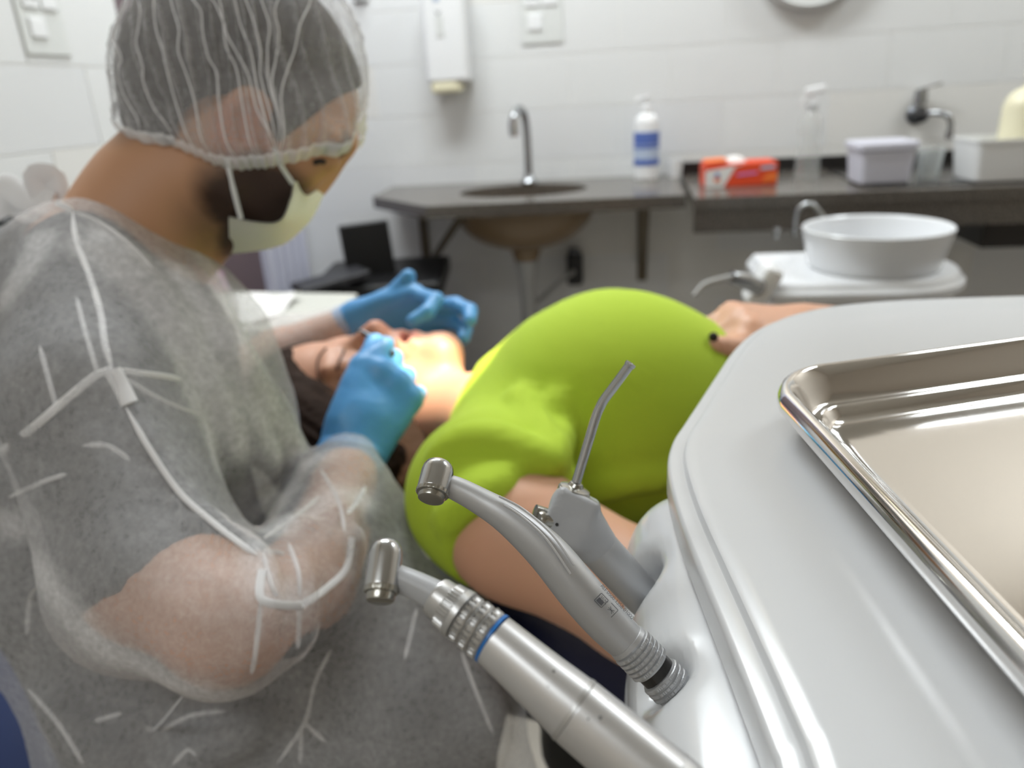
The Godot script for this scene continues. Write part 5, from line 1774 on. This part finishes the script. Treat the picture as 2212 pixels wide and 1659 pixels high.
	part("nut", ribbed(PackedVector3Array([P(1238, 1066, 0.3215), P(1238, 1066, 0.3215) + nd]), [[-0.001, 0.005], [-0.001, 0.0066], [0.0, 0.007], [0.0018, 0.007], [0.0022, 0.0066], [0.0026, 0.0066], [0.0032, 0.005], [0.0034, 0.0035], [0.0048, 0.0028], [0.005, 0.002]], 48).mesh(), mats.steel_cap, t)
	var f := Field.new()
	f.cap(P(1230, 1092, 0.322), P(1252, 1140, 0.3225), 0.0082, 0.0092, 0.002)
	f.block(P(1232, 1115, 0.322), Basis(cv(0.9, -0.42, 0.1).normalized(), cv(0.42, 0.9, 0.0).normalized(), cv(0, 0, 1)), Vector3(0.0096, 0.0108, 0.0088), 0.0026, 0.002)
	f.cap(P(1262, 1150, 0.3225), P(1286, 1176, 0.323), 0.0098, 0.0092, 0.006)
	part("block", f.mesh(0.0011), mats.grey_paint, t, "matt grey valve block")
	part("screw_hole", Geo.new().lathe([[0, -0.0003], [0.0007, -0.0003], [0.0007, 0.0002], [0, 0.0002]], see(f, 1203, 1133), frame(eye - P(1203, 1133, 0.3)), 14).mesh(), mats.rubber_black, t)
	part("button", Geo.new().lathe([[0, -0.004], [0.0036, -0.004], [0.0036, 0.0006], [0.0042, 0.001], [0.0042, 0.0022], [0.0036, 0.0032], [0, 0.0034]], P(1176, 1126, 0.316), frame(cv(-0.9, 0.15, 0.4)), 28).lathe([[0, -0.004], [0.0032, -0.004], [0.0034, 0.001], [0, 0.0016]], P(1160, 1108, 0.319), frame(cv(-0.9, 0.3, 0.2)), 24).mesh(), mats.steel_cap, t)
	part("handle", Geo.new().tube(spline(PP([[1284, 1174, 0.323], [1300, 1192, 0.3235], [1340, 1236, 0.326], [1390, 1290, 0.330], [1450, 1352, 0.334]]), 5), splinef([0.0088, 0.0087, 0.0086, 0.0084, 0.0078], 5), 28).mesh(), mats.steel_satin, t)

func symbols(t: Node3D, f: Field):
	# two square care symbols and a line of small print on the handle
	var o := see(f, 1299, 1297)
	var ax := (P(1362, 1394, 0.261) - P(1250, 1276, 0.262)).normalized()
	var nrm := (eye - o)
	nrm = (nrm - ax * nrm.dot(ax)).normalized()
	var sd := nrm.cross(ax)
	for q in [[1299, 1297, "135°C", 1], [1320, 1318, "|||", 0]]:
		var c := see(f, q[0], q[1], 0.00006)
		var h := 0.0017
		var g := Geo.new()
		var b := Basis(ax, nrm, sd)
		for k in ([[0, 1], [0, -1], [1, 0], [-1, 0]] if q[3] else [[0, 1], [1, 0]]):
			g.box(Vector3(h * 2 if k[0] == 0 else 0.00022, 0.00006, h * 2 if k[1] == 0 else 0.00022), 0.00002, Transform3D(b, c + ax * k[0] * h + sd * k[1] * h), 0.00001, 1)
		if not q[3]:
			for a in [-0.6, 0.0, 0.6]:
				g.box(Vector3(h * 1.5, 0.00006, 0.0002), 0.00002, Transform3D(Basis(nrm, a) * b, c), 0.00001, 1)
		part("care_symbol", g.mesh(), mats.ink_grey, t)
		if q[3]:
			print_text(t, q[2], c + sd * 0.0006, ax, nrm, 0.0009)
			print_text(t, "≡≡", c - sd * 0.0007, ax, nrm, 0.0008)
	print_text(t, "REF 0500 1358-01000", see(f, 1333, 1300, 0.00005), ax, nrm, 0.0008)

func print_text(t: Node3D, s: String, c: Vector3, ax: Vector3, nrm: Vector3, h: float):
	var m := TextMesh.new()
	var fo := SystemFont.new()
	fo.font_names = PackedStringArray(["Droid Sans"])
	m.font = fo
	m.text = s
	m.font_size = 16
	m.pixel_size = h / 14.0
	m.depth = 0.00004
	var o := part("lettering", m, mats.ink_grey, t)
	o.transform = Transform3D(Basis(ax, nrm.cross(ax), nrm), c - off(t))
